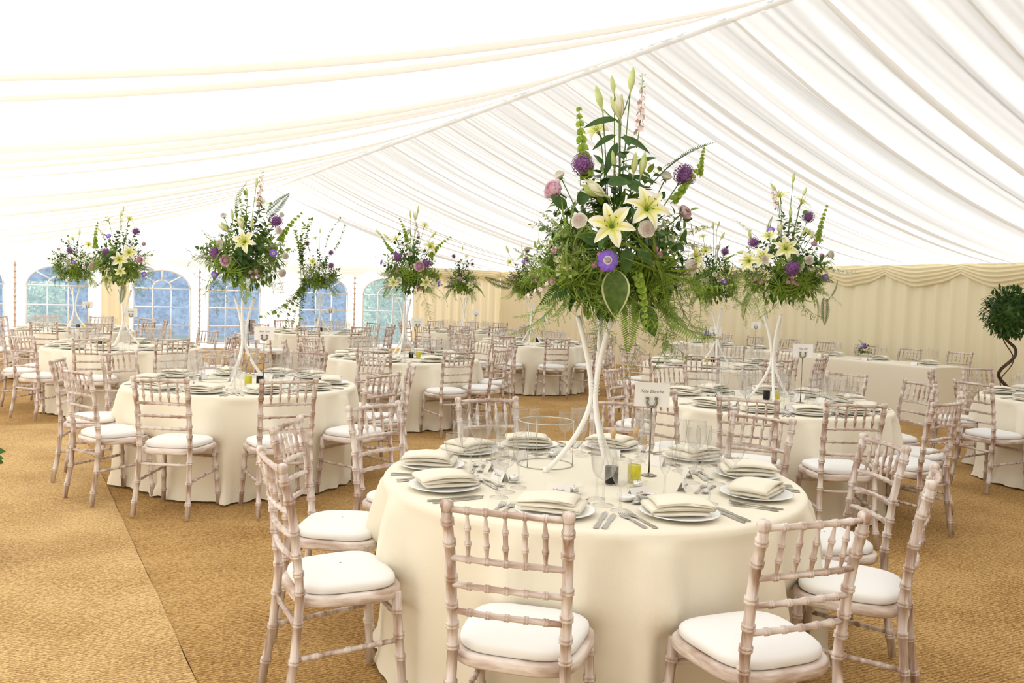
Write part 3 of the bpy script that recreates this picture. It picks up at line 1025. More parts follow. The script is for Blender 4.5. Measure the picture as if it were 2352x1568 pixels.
FORK, FORK_S, KNIFE, KNIFE_S, SPOON = fork_mesh(), fork_mesh(.88), knife_mesh(), knife_mesh(.9), spoon_mesh(.9)
def tent_card_mesh():
    mb = MB()
    w, h, dp, th = .045, .042, .020, .0008
    for s in (-1, 1):
        mb.add([(-w, s * dp, 0), (w, s * dp, 0), (w, 0, h), (-w, 0, h), (-w, s * (dp - th), 0), (w, s * (dp - th), 0), (w, 0, h - .002), (-w, 0, h - .002)],
               [(0, 1, 2, 3), (7, 6, 5, 4), (0, 4, 5, 1), (1, 5, 6, 2), (3, 7, 4, 0)], 'card')
    return mb.mesh('place_card', False)
TENT = tent_card_mesh()
def text_part(body, size, parent, mtx, name='lettering'):
    cu_ = bpy.data.curves.new(name + '_curve', 'FONT')
    cu_.body = body
    cu_.size = size
    cu_.align_x = 'CENTER'
    cu_.shear = .25
    cu_.extrude = .0001
    cu_.materials.append(M['ink'])
    tmp = bpy.data.objects.new('tmp', cu_)
    me = bpy.data.meshes.new_from_object(tmp)
    bpy.data.objects.remove(tmp)
    me.name = name
    return obj(name, me, parent, mtx=mtx)
TOPZ = .7555
rs = random.Random(77)
def lay_setting(tid, d, ck, det, card_text=None):
    cx, cy_ = TABLES[tid]['c']
    nm = TABLES[tid]['nm']
    right = Vector((-d.y, d.x))
    inw = -d
    rz = atan2(inw.y, inw.x) - pi / 2
    o = Vector((cx, cy_)) + d * .695
    def P(x, y, z=0):
        q = o + right * x + inw * y
        return (q.x, q.y, TOPZ + z)
    tag(obj('dinner_plate', PL, loc=P(0, 0), rot=(0, 0, rz)), 'white plate under a napkin, %s, %s' % (ck, nm), 'plate', 'dinner plates')
    nr = rz + rs.choice((0, 0, pi / 2, pi)) + rs.uniform(-.35, .35)
    tag(obj('napkin', rs.choice(NAP), loc=P(rs.uniform(-.012, .012), rs.uniform(-.012, .012), .0172), rot=(0, 0, nr), scale=1.14), 'folded cream napkin on the plate at %s, %s' % (ck, nm), 'napkin', 'folded napkins')
    base_a = atan2(d.y, d.x)
    gx = [(.525, 15.5), (.607, 20.5), (.432, 13.5)]
    for (nmg, (me, desc)), (gr, ga) in zip(GL.items(), gx):
        gr, ga = gr + rs.uniform(-.004, .004), base_a + radians(ga + rs.uniform(-.6, .6))
        tag(obj(nmg, me, loc=(cx + gr * cos(ga), cy_ + gr * sin(ga), TOPZ), rot=(0, 0, rs.uniform(0, 6))), '%s at %s on %s' % (desc, ck, nm), 'glass', nmg.replace('_', ' ') + 's on the tables')
    if det >= 1:
        j = lambda: rs.uniform(-.02, .02)
        for nm2, me, x, y, ro, ds in (('table_fork', FORK, -.170, -.03, 0, 'outer table fork'), ('starter_fork', FORK_S, -.204, -.03, 0, 'small starter fork'),
                                  ('table_knife', KNIFE, .170, -.03, 0, 'table knife'), ('starter_knife', KNIFE_S, .200, -.035, 0, 'small starter knife')):
            tag(obj(nm2, me, loc=P(x, y), rot=(0, 0, rz + ro + j())), '%s at %s on %s' % (ds, ck, nm), nm2.split('_')[1], 'steel cutlery')
        if det >= 2:
            tag(obj('dessert_spoon', SPOON, loc=P(0, .185), rot=(0, 0, rz + pi / 2 + j())), 'dessert spoon above the plate at %s on %s' % (ck, nm), 'spoon', 'steel cutlery')
            tag(obj('dessert_fork', FORK_S, loc=P(-.01, .218), rot=(0, 0, rz - pi / 2 + j())), 'dessert fork above the plate at %s on %s' % (ck, nm), 'fork', 'steel cutlery')
    if det >= 2:
        cdo = obj('place_card', TENT, loc=P(-.03 + rs.uniform(-.03, .03), .275), rot=(0, 0, rz + rs.uniform(-.3, .3)))
        tag(cdo, 'white folded place card at %s on %s' % (ck, nm), 'card', 'place cards')
        if card_text:
            text_part(card_text, .011, cdo, Matrix.Translation((0, -.0112, .019)) @ Matrix.Rotation(radians(64.5), 4, 'X'))
CARDS = {'half past six': 'Jo Brandle', 'half past five': 'Joe Hill', "four o'clock": 'Ann Ruth', "eight o'clock": 'Iain Stewart', 'half past three': 'Rob Hill'}
for tid, T in TABLES.items():
    used = set()
    for d, r in SEATS[tid]:
        ck = clock(d.x, d.y)
        while ck in used:
            ck += ' sharp'
        used.add(ck)
        if tid in ('T4', 'T7', 'T6') and d.y > .75:
            pass
        lay_setting(tid, d, ck, T['det'], CARDS.get(ck) if tid == 'T1' else None)

# shared middle-of-table things ---------------------------------------------
def bottle_parts():
    sh = one('bottle_glass', closed_lathe([(.026, 0), (.030, .004), (.030, .10), (.027, .118), (.013, .142), (.0105, .150), (.0105, .195), (.014, .198), (.014, .204), (.010, .206)], 20), 'thickglass')
    ck = one('cork', closed_lathe([(.009, .190), (.0095, .206), (.0115, .207), (.0115, .228), (.010, .230)], 12), 'cork')
    liq = lambda m: one('liquid', closed_lathe([(.024, .004), (.0275, .008), (.0275, .075), (.027, .0755)], 18), m)
    return sh, ck, liq('vinegar'), liq('oil')
B_SH, B_CK, B_VI, B_OI = bottle_parts()
TL_G = one('tealight_glass', lathe([(.002, .002), (.030, .002), (.034, .004), (.038, .030), (.041, .034), (.038, .036), (.033, .030), (.026, .010)], 20), 'thickglass')
TL_C = MB().add(*closed_lathe([(.0195, .010), (.0195, .027), (.018, .028)], 18), 'tin').add(*closed_lathe([(.0185, .0275), (.0175, .0285), (.002, .0282)], 18), 'wax').add(*tube([(0, 0, .028), (.001, 0, .036)], .0008, 5), 'ink').mesh('candle')
DISH = one('dish', closed_lathe([(.018, 0), (.026, .004), (.036, .018), (.037, .0205), (.034, .020), (.025, .0085), (.002, .0075)], 22), 'china')
DISH_F = {k: one('filling', closed_lathe([(.026, .009), (.030, .0135), (.018, .0155), (.002, .0165)], 16), k) for k in ('salt', 'pepper')}
CARD_FLAT = one('card', box(0, 0, 0, .150, .0012, .105), 'card', False)
def horseshoe():
    pts, rad = [], []
    for i in range(15):
        a = radians(-130 + 260 * i / 14) - pi / 2
        pts.append(Vector((.020 * cos(a), 0, .020 * sin(a) * 1.15)))
        rad.append(.0072 - .0026 * abs(i - 7) / 7)
    mb = MB().add(*tube(pts, rad, 8), 'darkmetal')
    for s in (0, -1):
        p = pts[s]
        mb.add(*box(p.x * 1.25, 0, p.z + .003, .014, .012, .006), 'darkmetal')
    return mb.mesh('horseshoe_clip')
HS = horseshoe()
ST_B = MB().add(*closed_lathe([(.032, 0), (.034, .003), (.022, .007), (.006, .010), (.0055, .016)], 24), 'darkmetal').mesh('base')
def number_stand(tid, x, y, label, text, top=.42, z=TOPZ, face=None, nm=None):
    t = thing('table_name_stand', label, 'table sign', (x, y, z), 0, 'table name stands')
    f = face or Vector((-x, -y))
    t.rotation_euler.z = atan2(f.y, f.x) + pi / 2
    obj('base', ST_B, t)
    h = top - .105
    obj('rod', one('rod', tube([(0, 0, .008), (0, 0, h)], .0038, 8), 'darkmetal'), t)
    obj('horseshoe_clip', HS, t, loc=(0, -.004, h + .022))
    c = obj('card', CARD_FLAT, t, loc=(0, .006, top - .052), rot=(radians(-6), 0, radians(0)))
    text_part(text, .019, c, Matrix.Translation((0, -.0011, .008)) @ Matrix.Rotation(radians(90), 4, 'X'))
    return t
def wire_cage(x, y, label, z=TOPZ, R=.125, H=.20, sc=1.0):
    t = thing('wire_ring_stand', label, 'wire stand', (x, y, z), .4, 'wire ring stands')
    for k, zz in enumerate((H, .003)):
        obj('hoop', one('hoop', tube([Vector((R * cos(2 * pi * i / 40), R * sin(2 * pi * i / 40), zz)) for i in range(40)], .0024, 6, closed=True), 'wire'), t)
    for k in range(3):
        a = 2 * pi * k / 3 - .6
        obj('upright', one('upright', tube([(R * cos(a), R * sin(a), .003), (R * cos(a), R * sin(a), H)], .0022, 6), 'wire'), t)
def bottle(x, y, kind, nm, z=TOPZ):
    t = thing('oil_bottle' if kind == 'oil' else 'vinegar_bottle', 'corked glass bottle of %s on %s' % ('yellow olive oil' if kind == 'oil' else 'dark vinegar', nm), 'bottle', (x, y, z), 0, 'oil and vinegar bottles')
    obj('bottle_glass', B_SH, t)
    obj('liquid', B_OI if kind == 'oil' else B_VI, t)
    obj('cork', B_CK, t)
def tealight(x, y, label, z=TOPZ):
    t = thing('tealight_holder', label, 'tealight', (x, y, z), 0, 'tealight holders')
    obj('glass_cup', TL_G, t)
    obj('candle', TL_C, t)
def dish(x, y, kind, label, z=TOPZ):
    t = thing('condiment_dish', label, 'dish', (x, y, z), 0, 'salt and pepper dishes')
    obj('dish', DISH, t)
    obj('filling', DISH_F[kind], t)
def onT(u, v, z=TOPZ):
    p = at(u, v, z)
    return p.x, p.y
bottle(*onT(1404, 1112), 'vin', 'the foremost table')
bottle(*onT(1456, 1108), 'oil', 'the foremost table')
for (u, v), w in zip(((1270, 1050), (1180, 1108), (1318, 1134), (1464, 1121)), ('behind the wire ring of', 'left of the wire ring of', 'in front of the flower stand on', 'beside the oil bottle of')):
    tealight(*onT(u, v), 'glass tealight holder %s the foremost table' % w)
dish(*onT(1438, 1150), 'salt', 'small white dish of salt on the foremost table')
dish(*onT(1484, 1146), 'pepper', 'small white dish of cracked pepper on the foremost table')
number_stand('T1', *onT(1490, 1092), 'horseshoe stand holding the name card on the foremost table', 'Tête Blanche', .405)
wire_cage(*onT(1252, 1066), 'round wire ring stand on the foremost table')
CARDT = {'T2': ('Bella Tola', (605, 885)), 'T9': ('Pine Hill', (1838, 925)), 'T3': ('Roc Noir', (302, 790)), 'T4': ('La Luette', (201, 756)), 'T5': ('Mont Miné', (983, 812)), 'T6': ('Pointe Nord', (759, 762)), 'T8': ('Le Besso', (1246, 787)), 'T10': ('Mont Fort', (1640, 833)), 'T7': ('Becca', (1095, 764))}
for tid, (tx, (u, v)) in CARDT.items():
    cx, cy_ = TABLES[tid]['c']
    nm = TABLES[tid]['nm']
    p = at(u, v, TOPZ)
    d = Vector((p.x - cx, p.y - cy_))
    if d.length > .4:
        d = d.normalized() * .4
    x, y = cx + d.x, cy_ + d.y
    number_stand(tid, x, y, 'horseshoe stand holding the name card on ' + nm, tx, .46 if tid in ('T2', 'T9') else .45)
BOT = {'T2': (570, 885, 1), 'T9': (1760, 918, 1), 'T3': (231, 793, 1), 'T5': (944, 822, 1), 'T8': (1230, 780, -1), 'T10': (1622, 833, -1), 'T6': (712, 757, -1), 'T4': (186, 752, -1)}
for tid, (u, v, s) in BOT.items():
    cx, cy_ = TABLES[tid]['c']
    p = at(u, v, TOPZ)
    d0 = Vector((p.x - cx, p.y - cy_, 0))
    if d0.length > .38:
        p = Vector((cx, cy_, 0)) + d0.normalized() * .38
    q = p + Vector((.085, .02, 0))
    for P_, kd in ((p, 'oil'), (q, 'vin')) if tid in ('T2', 'T8', 'T10', 'T6') else ((p, 'vin'), (q, 'oil')):
        d = Vector((P_.x - cx, P_.y - cy_))
        bottle(cx + d.x, cy_ + d.y, kd, TABLES[tid]['nm'])
for tid, (dx, dy) in {'T2': (-.25, .10), 'T9': (-.30, .1), 'T5': (.12, -.12)}.items():
    cx, cy_ = TABLES[tid]['c']
    wire_cage(cx + dx, cy_ + dy, 'round wire ring stand on ' + TABLES[tid]['nm'])
    tealight(cx + .28, cy_ - .22, 'glass tealight holder right of the flower stand on ' + TABLES[tid]['nm'])
    tealight(cx - .10, cy_ - .38, 'glass tealight holder before the flower stand on ' + TABLES[tid]['nm'])

# ------------------------------------------------------------------ head table along the right wall
HL0, HL1 = 10.28, 11.02
def long_cloth(w, dpt, seed, H=.758):
    """local x 0..w along the wall, y 0..dpt towards the wall"""
    f = smooth_noise(seed, 7, 4, 16)
    rc = .02
    per = []
    def corner(cx, cy_, a0):
        for k in range(5):
            a = a0 + pi / 2 * k / 4
            per.append((cx + rc * cos(a), cy_ + rc * sin(a)))
    def side(x0, y0, x1, y1, n):
        for k in range(1, n):
            per.append((x0 + (x1 - x0) * k / n, y0 + (y1 - y0) * k / n))
    corner(rc, rc, pi); side(rc, 0, w - rc, 0, 24); corner(w - rc, rc, -pi / 2); side(w, rc, w, dpt - rc, 10); corner(w - rc, dpt - rc, 0); side(w - rc, dpt, rc, dpt, 24); corner(rc, dpt - rc, pi / 2); side(0, dpt - rc, 0, rc, 10)
    k = len(per)
    vs_, fs_ = [], []
    rows = [(0, 0)] + [(.008, -.004 - .012 * 0)] + [(.012 , -.03)] + [(.012 + .02 * t / 9, -.03 - (H - .045) * t / 9) for t in range(1, 10)]
    for ex, dz in rows:
        for i, (x, y) in enumerate(per):
            nx, ny = x - w / 2, y - dpt / 2
            ox = 0
            oy = ex * (1 if y > dpt - rc * 1.5 else -1 if y < rc * 1.5 else 0)
            t = -dz / H
            wv = .018 * t * f(i * .35) if t > .1 else 0
            vs_.append((x + ox + (wv if ox else 0) * (1 if ox > 0 else -1), y + oy + (wv if oy else 0) * (1 if oy > 0 else -1), H + dz))
    for r in range(len(rows) - 1):
        for i in range(k):
            fs_.append((r * k + i, (r + 1) * k + i, (r + 1) * k + (i + 1) % k, r * k + (i + 1) % k))
    fs_.append(tuple(range(k)))
    return vs_, fs_
hn = 6.78
HT = []
for i, (w, ds) in enumerate(((1.82, 'nearest'), (1.82, 'middle'), (1.82, 'farthest'))):
    t = obj('head_table', one('head_table', long_cloth(w, HL1 - HL0, 90 + i), 'cloth'), loc=TP(HL0, hn, 0), rot=(0, 0, TA + pi / 2))
    # local x runs along the wall away from the camera, local y points left; shift so that it covers HL0..HL1
    t.location = TP(HL1, hn, 0)
    tag(t, '%s cream-clothed section of the long head table by the curtain wall' % ds, 'table', 'head table sections')
    HT.append((hn, hn + w))
    hn += w + .006
ORD = ['first', 'second', 'third', 'fourth', 'fifth', 'sixth', 'seventh']
hseat = [7.25 + .78 * k for k in range(7)]
for k, n in enumerate(hseat):
    p = TP(HL1 + .27, n, 0)
    add_chair(p.x, p.y, Vector((-LV.x, -LV.y)), 'whitewashed chair behind the head table, %s from its near end' % ORD[k], 'chairs behind the head table')
    c = TP(HL1 - .17, n, TOPZ + .003)
    nm = '%s head table seat from the near end' % ORD[k]
    rz = TA + pi / 2
    tag(obj('dinner_plate', PL, loc=c, rot=(0, 0, rz)), 'white dinner plate under a napkin, ' + nm, 'plate', 'dinner plates')
    tag(obj('napkin', NAP[k % 4], loc=c + Vector((0, 0, .0175)), rot=(0, 0, rz + .2)), 'folded cream napkin on a plate, ' + nm, 'napkin', 'folded napkins')
    for (nmg, (me, desc)), (a, b) in zip(list(GL.items()), ((-.20, .16), (-.26, .24), (-.16, .27))):
        tag(obj(nmg, me, loc=TP(HL1 - .2 - b, n + a, TOPZ + .003)), '%s, %s' % (desc, nm), 'glass', nmg.replace('_', ' ') + 's on the tables')
    cdo = obj('place_card', TENT, loc=TP(HL0 + .17, n - .05, TOPZ + .003), rot=(0, 0, rz))
    tag(cdo, 'white folded place card, ' + nm, 'card', 'place cards')
TUM = one('tumbler', lathe([(.002, .003), (.032, .003), (.034, .006), (.037, .07), (.0365, .085), (.035, .085), (.032, .01)], 20), 'thickglass')
for k, n in enumerate((7.05, 8.75)):
    tag(obj('tumbler', TUM, loc=TP(HL0 + .22, n, TOPZ + .003)), 'small glass tumbler on the %s head table section' % ('nearest' if k == 0 else 'middle'), 'tumbler')
_hc = TP(HL0 + .28, 10.2, 0)
number_stand('HT', _hc.x, _hc.y, 'horseshoe stand holding the name card on the head table', 'Cervin', .45, TOPZ + .003)

# ------------------------------------------------------------------ flowers and foliage
rf = random.Random(2024)
def leaf_geo(L, W, bend=.25, fold=.15, n=6, tip=1.0, base=.0):
    """leaf along +Y, top towards +Z; 3 vertices across"""
    vs_, fs_ = [], []
    for i in range(n + 1):
        t = i / n
        w = W / 2 * (sin(pi * t ** .8) ** .85 if 0 < t < 1 else 0) + .0006
        y = L * (t - .12 * bend * t * t)
        z = -L * bend * t * t
        vs_ += [(-w, y, z + fold * w), (0, y, z), (w, y, z + fold * w)]
    for i in range(n):
        a = i * 3
        fs_ += [(a, a + 1, a + 4, a + 3), (a + 1, a + 2, a + 5, a + 4)]
    return vs_, fs_
def orient(p, y_dir, z_hint=(0, 0, 1), s=1.0):
    y = Vector(y_dir).normalized()
    z = Vector(z_hint)
    x = y.cross(z)
    if x.length < 1e-4:
        x = y.orthogonal()
    x.normalize()
    z = x.cross(y)
    return Matrix.Translation(p) @ Matrix(((x.x, y.x, z.x, 0), (x.y, y.y, z.y, 0), (x.z, y.z, z.z, 0), (0, 0, 0, 1))) @ Matrix.Scale(s, 4)
def arc_stem(L, bend, k=8):
    return [Vector((0, bend * L * (i / k) ** 2, L * (i / k) * (1 - .25 * abs(bend) * (i / k)))) for i in range(k + 1)]
# sprigs grow along +Z and lean towards +Y
def leaf_spray(L, nl, lw, ll, mat, bend=.3, seed=0, droop=.3, stem_r=.0018):
    r = random.Random(seed)
    st = arc_stem(L, bend)
    mb = MB().add(*tube(st, [stem_r * (1 - .6 * i / 8) for i in range(9)], 5), 'stem')
    for i in range(nl):
        t = .15 + .85 * i / (nl - 1)
        q = t * 8
        a = st[int(min(7, q))].lerp(st[int(min(7, q)) + 1], q - int(min(7, q)))
        an = i * 2.4 + r.uniform(-.4, .4)
        up = .55 if i < nl - 1 else 3
        d = Vector((cos(an), sin(an) * .8 + bend * .5, up + r.uniform(-.2, .2)))
        mb.add(*leaf_geo(ll * r.uniform(.75, 1.15) * (1.1 - .35 * t), lw * r.uniform(.8, 1.1), droop, .2, 5), mat, orient(a, d))
    return mb.mesh('leaf_spray')
def fern(L, npn, pl, mat, bend=.35, seed=0):
    r = random.Random(seed)
    st = arc_stem(L, bend, 10)
    mb = MB().add(*tube(st, [.0016 * (1 - .7 * i / 10) for i in range(11)], 5), mat)
    for i in range(npn):
        t = .08 + .9 * i / npn
        q = t * 10
        a = st[int(min(9, q))].lerp(st[int(min(9, q)) + 1], q - int(min(9, q)))
        ln = pl * (sin(pi * min(1, .22 + t * .80))) + .006
        for s in (-1, 1):
            mb.add(*leaf_geo(ln, .0078, .25, .1, 3), mat, orient(a, (s, .25, .55), (0, 1, -.4)))
    return mb.mesh('fern_frond')
def feather(L, mat, seed=0, bend=.5):
    """asparagus fern: side branches with hair-thin leaflets"""
    r = random.Random(seed)
    st = arc_stem(L, bend, 10)
    mb = MB().add(*tube(st, .0012, 4), mat)
    for i in range(26):
        t = .1 + .88 * i / 26
        q = t * 10
        a = st[int(min(9, q))].lerp(st[int(min(9, q)) + 1], q - int(min(9, q)))
        ln = .30 * L * (1 - t * .6)
        an = r.uniform(0, 2 * pi)
        d = Vector((cos(an), sin(an) * .6 + .2, .6)).normalized()
        e = a + d * ln
        side = d.orthogonal().normalized() * .0008
        mb.add([a - side, a + side, e], [(0, 1, 2)], mat)
        for k in range(9):
            p = a.lerp(e, .15 + .85 * k / 9)
            dd = (d + Vector((r.uniform(-1, 1), r.uniform(-1, 1), r.uniform(-1, 1)))).normalized() * ln * .30
            sd = dd.orthogonal().normalized() * .0016
            mb.add([p - sd, p + sd, p + dd], [(0, 1, 2)], mat)
    return mb.mesh('asparagus_fern', False)
def grass_spray(L, nl, mat, seed=0, w=.0075):
    r = random.Random(seed)
    mb = MB().add(*tube(arc_stem(L * .5, .1, 4), .002, 5), 'stem')
    for i in range(nl):
        an = 2 * pi * i / nl * 2.4 + r.uniform(-.3, .3)
        d = Vector((cos(an), sin(an), r.uniform(.2, 1.2)))
        mb.add(*leaf_geo(L * r.uniform(.55, 1.0), w * r.uniform(.8, 1.3), r.uniform(.4, 1.1), .25, 7), mat, orient(Vector((0, 0, L * .5 * r.random())), d))
    return mb.mesh('narrow_leaf_spray')
def bells(L, nw, seed=0, bend=.25):
    r = random.Random(seed)
    st = arc_stem(L, bend, 10)
    mb = MB().add(*tube(st, [.003 * (1 - .5 * i / 10) for i in range(11)], 6), 'leaf_lime')
    for i in range(nw):
        t = .1 + .88 * i / (nw - 1)
        q = t * 10
        a = st[int(min(9, q))].lerp(st[int(min(9, q)) + 1], q - int(min(9, q)))
        sz = .021 * (1.15 - .75 * t)
        for k in range(4):
            an = pi / 2 * k + i * .7
            d = Vector((cos(an), sin(an), .35))
            cup = lathe([(.15 * sz, 0), (.55 * sz, .35 * sz), (.95 * sz, .9 * sz), (1.1 * sz, 1.05 * sz)], 7)
            mb.add(*cup, 'leaf_lime', aim(a, d))
    return mb.mesh('bells_of_ireland')
def flower_spike(L, nf, mat, seed=0, bend=.2, size=.011, budmat='leaf_lime'):
    r = random.Random(seed)
    st = arc_stem(L, bend, 10)
    mb = MB().add(*tube(st, [.0022 * (1 - .6 * i / 10) for i in range(11)], 5), 'stem')
    for i in range(nf):
        t = .2 + .8 * i / nf
        q = t * 10
        a = st[int(min(9, q))].lerp(st[int(min(9, q)) + 1], q - int(min(9, q)))
        an = i * 2.4
        d = Vector((cos(an), sin(an), .5)).normalized()
        c = a + d * .012
        mt = mat if t < .78 else budmat
        sz = size * (1.2 - .7 * t)
        if mt == budmat:
            mb.add(*tube([c - d * sz * .8, c, c + d * sz * .7], [sz * .25, sz * .45, sz * .1], 5), mt)
        else:
            for k in range(5):
                aa = 2 * pi * k / 5
                x = d.orthogonal().normalized()
                y = d.cross(x)
                dd = x * cos(aa) + y * sin(aa) + d * .4
                mb.add(*leaf_geo(sz * 1.5, sz * 1.2, .3, .2, 3), mt, orient(c, dd, d))
    return mb.mesh('flower_spike')
def petal_ring(mb, n, L, W, elev, bend, mat, a0=0.0, z=0.0, r0=.0, fold=.3, nn=6, rib=None, base_shift=0.0):
    for k in range(n):
        a = a0 + 2 * pi * k / n
        d = Vector((cos(a) * cos(elev), sin(a) * cos(elev), sin(elev)))
        g = leaf_geo(L, W, bend, fold, nn)
        m4 = orient(Vector((cos(a) * r0, sin(a) * r0, z)), d)
        mb.add(*g, mat, m4)
def lily_petal(k):
    """one recurved petal with a raised yellow rib"""
    n, L, W = 9, .098, .040
    wide = k % 2
    W = .044 if wide else .034
    mb = MB()
    vs_, fm, fr_ = [], [], []
    for i in range(n + 1):
        t = i / n
        w = W / 2 * (sin(pi * (.08 + .92 * t ** .9)) ** .75 if t < 1 else 0) + .0008
        ang = radians(62 - 95 * t)
        if i == 0:
            y, z = .004, .0
        else:
            y += L / n * cos(ang)
            z += L / n * sin(ang)
        ruf = .003 * sin(t * 9 + k)
        vs_ += [(-w, y, z + .22 * w + ruf), (-w * .24, y, z), (0, y, z - .0022), (w * .24, y, z), (w, y, z + .22 * w - ruf)]
    for i in range(n):
        a = i * 5
        fm += [(a, a + 1, a + 6, a + 5), (a + 3, a + 4, a + 9, a + 8)]
        fr_ += [(a + 1, a + 2, a + 7, a + 6), (a + 2, a + 3, a + 8, a + 7)]
    m4 = Matrix.Rotation(2 * pi * k / 6, 4, 'Z')
    mb.add(vs_, fm, 'lily', m4)
    b = len(mb.v) - len(vs_)
    mb.f += [tuple(i + b for i in f) for f in fr_]
    mb.m += [mb.slot('lily_rib')] * len(fr_)
    return mb
LILY_P = [lily_petal(k).mesh('lily_petal') for k in range(6)]
def lily_core():
    mb = MB().add(*closed_lathe([(.003, -.05), (.0045, -.012), (.008, .0), (.006, .01), (.002, .014)], 8), 'stem')
    for k in range(6):
        a = 2 * pi * k / 6 + .5
        p = [Vector((.004 * cos(a), .004 * sin(a), .005)), Vector((.014 * cos(a), .014 * sin(a), .035)), Vector((.024 * cos(a), .024 * sin(a), .055))]
        mb.add(*tube(p, .0009, 5), 'leaf_lime')
        mb.add(*tube([p[2] + Vector((-.006 * sin(a), .006 * cos(a), 0)), p[2], p[2] + Vector((.006 * sin(a), -.006 * cos(a), 0))], [.0008, .002, .0008], 5), 'anther')
    mb.add(*tube([(0, 0, .005), (0, 0, .06), (.001, 0, .066)], [.0014, .0014, .003], 6), 'leaf_lime')
    return mb
LILY_C = lily_core().mesh('lily')
_mb = lily_core()
for k in range(6):
    q = lily_petal(k)
    for f, mi in zip(q.f, q.m):
        pass
    base = len(_mb.v)
    _mb.v += q.v
    _mb.f += [tuple(i + base for i in f) for f in q.f]
    _mb.m += [_mb.slot(q.mats[i]) for i in q.m]
LILY_W = _mb.mesh('lily')
def bud_mesh(L=.085, r=.014):
    prof = [(.003, -.02), (.004, 0), (r * .62, L * .12), (r, L * .35), (r * .95, L * .55), (r * .6, L * .82), (.002, L)]
    vs_, fs_ = closed_lathe(prof, 12)
    vs_ = [(x * (1 - .12 * (i % 4 == 0)), y * (1 - .12 * (i % 4 == 0)), z) for i, (x, y, z) in enumerate(vs_)]
    return one('lily_bud', (vs_, fs_), 'bud')
BUD = bud_mesh()
def half_lily():
    mb = MB()
    for k in range(6):
        m4 = Matrix.Rotation(2 * pi * k / 6, 4, 'Z')
        vs_, fs_ = [], []
        n = 7
        for i in range(n + 1):
            t = i / n
            r = .006 + .022 * sin(pi * t * .62) + .012 * max(0, t - .8)
            z = .095 * t
            w = .017 * sin(pi * (.1 + .9 * t)) + .001
            vs_ += [(-w, r - .004, z), (0, r, z), (w, r - .004, z)]
        for i in range(n):
            a = i * 3
            fs_ += [(a, a + 1, a + 4, a + 3), (a + 1, a + 2, a + 5, a + 4)]
        mb.add(vs_, fs_, 'bud' if k % 2 else 'white_rose', m4)
    mb.add(*closed_lathe([(.003, -.03), (.005, 0), (.012, .02), (.016, .04), (.01, .06)], 10), 'bud')
    return mb.mesh('half_open_lily')
HALF = half_lily()
def rose_mesh(mat, seed):
    r = random.Random(seed)
    mb = MB()
    prof = [(.0004, .0240), (.003, .0255), (.0042, .0185), (.0062, .0262), (.0080, .0160), (.0102, .0255), (.0122, .0140), (.0148, .0235), (.0170, .0110), (.0200, .0200), (.0222, .0070), (.0262, .0145), (.0282, .0015), (.0330, .0065), (.0345, .0030), (.0310, -.0040), (.0220, -.0130), (.0100, -.0180)]
    def fn(u, v):
        a = 2 * pi * u
        q, z = prof[int(round(v * (len(prof) - 1)))]
        w = q / .033
        lob = abs(sin((2.5 if w < .5 else 3) * a + 9 * w + seed)) ** .5
        q2 = q * (.90 + .12 * lob) + (.0022 * (u - .5) if w < .8 else 0)
        return (q2 * cos(a), q2 * sin(a), z * (.92 + .10 * lob))
    mb.add(*grid(40, len(prof), fn, True), mat)
    mb.add(*closed_lathe([(.003, -.05), (.004, -.03), (.012, -.022), (.014, -.012), (.006, -.004)], 8), 'stem')
    for k in range(5):
        mb.add(*leaf_geo(.028, .009, .6, .2, 4), 'leaf_mid', orient(Vector((0, 0, -.02)), (cos(k * 1.257), sin(k * 1.257), .1)))
    return mb.mesh('rose')
ROSE, WROSE = rose_mesh('rose', 1), rose_mesh('white_rose', 2)
def peony_mesh():
    r = random.Random(4)
    mb = MB()
    for li, (n, L, el) in enumerate([(8, .048, 8), (9, .046, 28), (9, .043, 46), (8, .040, 62), (7, .036, 76), (5, .032, 86)]):
        for k in range(n):
            a = 2 * pi * k / n + li * .5 + r.uniform(-.2, .2)
            e = radians(el + r.uniform(-8, 8))
            vs_, fs_ = grid(5, 5, lambda u, v: ((u - .5) * .030 * (.35 + .65 * sin(pi * min(.75, .2 + v * .6))), L * v, -.010 * sin(pi * v) + .012 * v * v + .004 * sin(u * 12 + k) * v))
            d = Vector((cos(a) * cos(e), sin(a) * cos(e), sin(e)))
            mb.add(vs_, fs_, 'peony', orient(Vector((0, 0, -.012)), d, (0, 0, 1) if el < 70 else (-cos(a), -sin(a), .2)))
    mb.add(*closed_lathe([(.003, -.07), (.004, -.03), (.016, -.022), (.018, -.012), (.006, -.004)], 8), 'stem')
    return mb.mesh('peony')
PEONY = peony_mesh()
def allium_mesh():
    r = random.Random(6)
    mb = MB().add(*closed_lathe([(.001, -.029), (.021, -.021), (.029, 0), (.021, .021), (.001, .029)], 12), 'allium')
    for i in range(190):
        z = 1 - 2 * (i + .5) / 190
        a = i * 2.39996
        d = Vector((sqrt(1 - z * z) * cos(a), sqrt(1 - z * z) * sin(a), z))
        L = .039 * r.uniform(.88, 1.08)
        c = d * L
        x = d.orthogonal().normalized()
        y = d.cross(x)
        s0 = r.uniform(0, 6)
        vs_ = [c]
        for k in range(8):
            rr_ = .0068 if k % 2 == 0 else .0025
            vs_.append(c + (x * cos(s0 + k * pi / 4) + y * sin(s0 + k * pi / 4)) * rr_ + d * (.001 if k % 2 else .0025))
        mb.add(vs_, [(0, 1 + k, 1 + (k + 1) % 8) for k in range(8)], 'allium')
        sd = x * .0006
        mb.add([d * .014 - sd, d * .014 + sd, c], [(0, 1, 2)], 'allium')
    return mb.mesh('allium', False)
ALLIUM = allium_mesh()
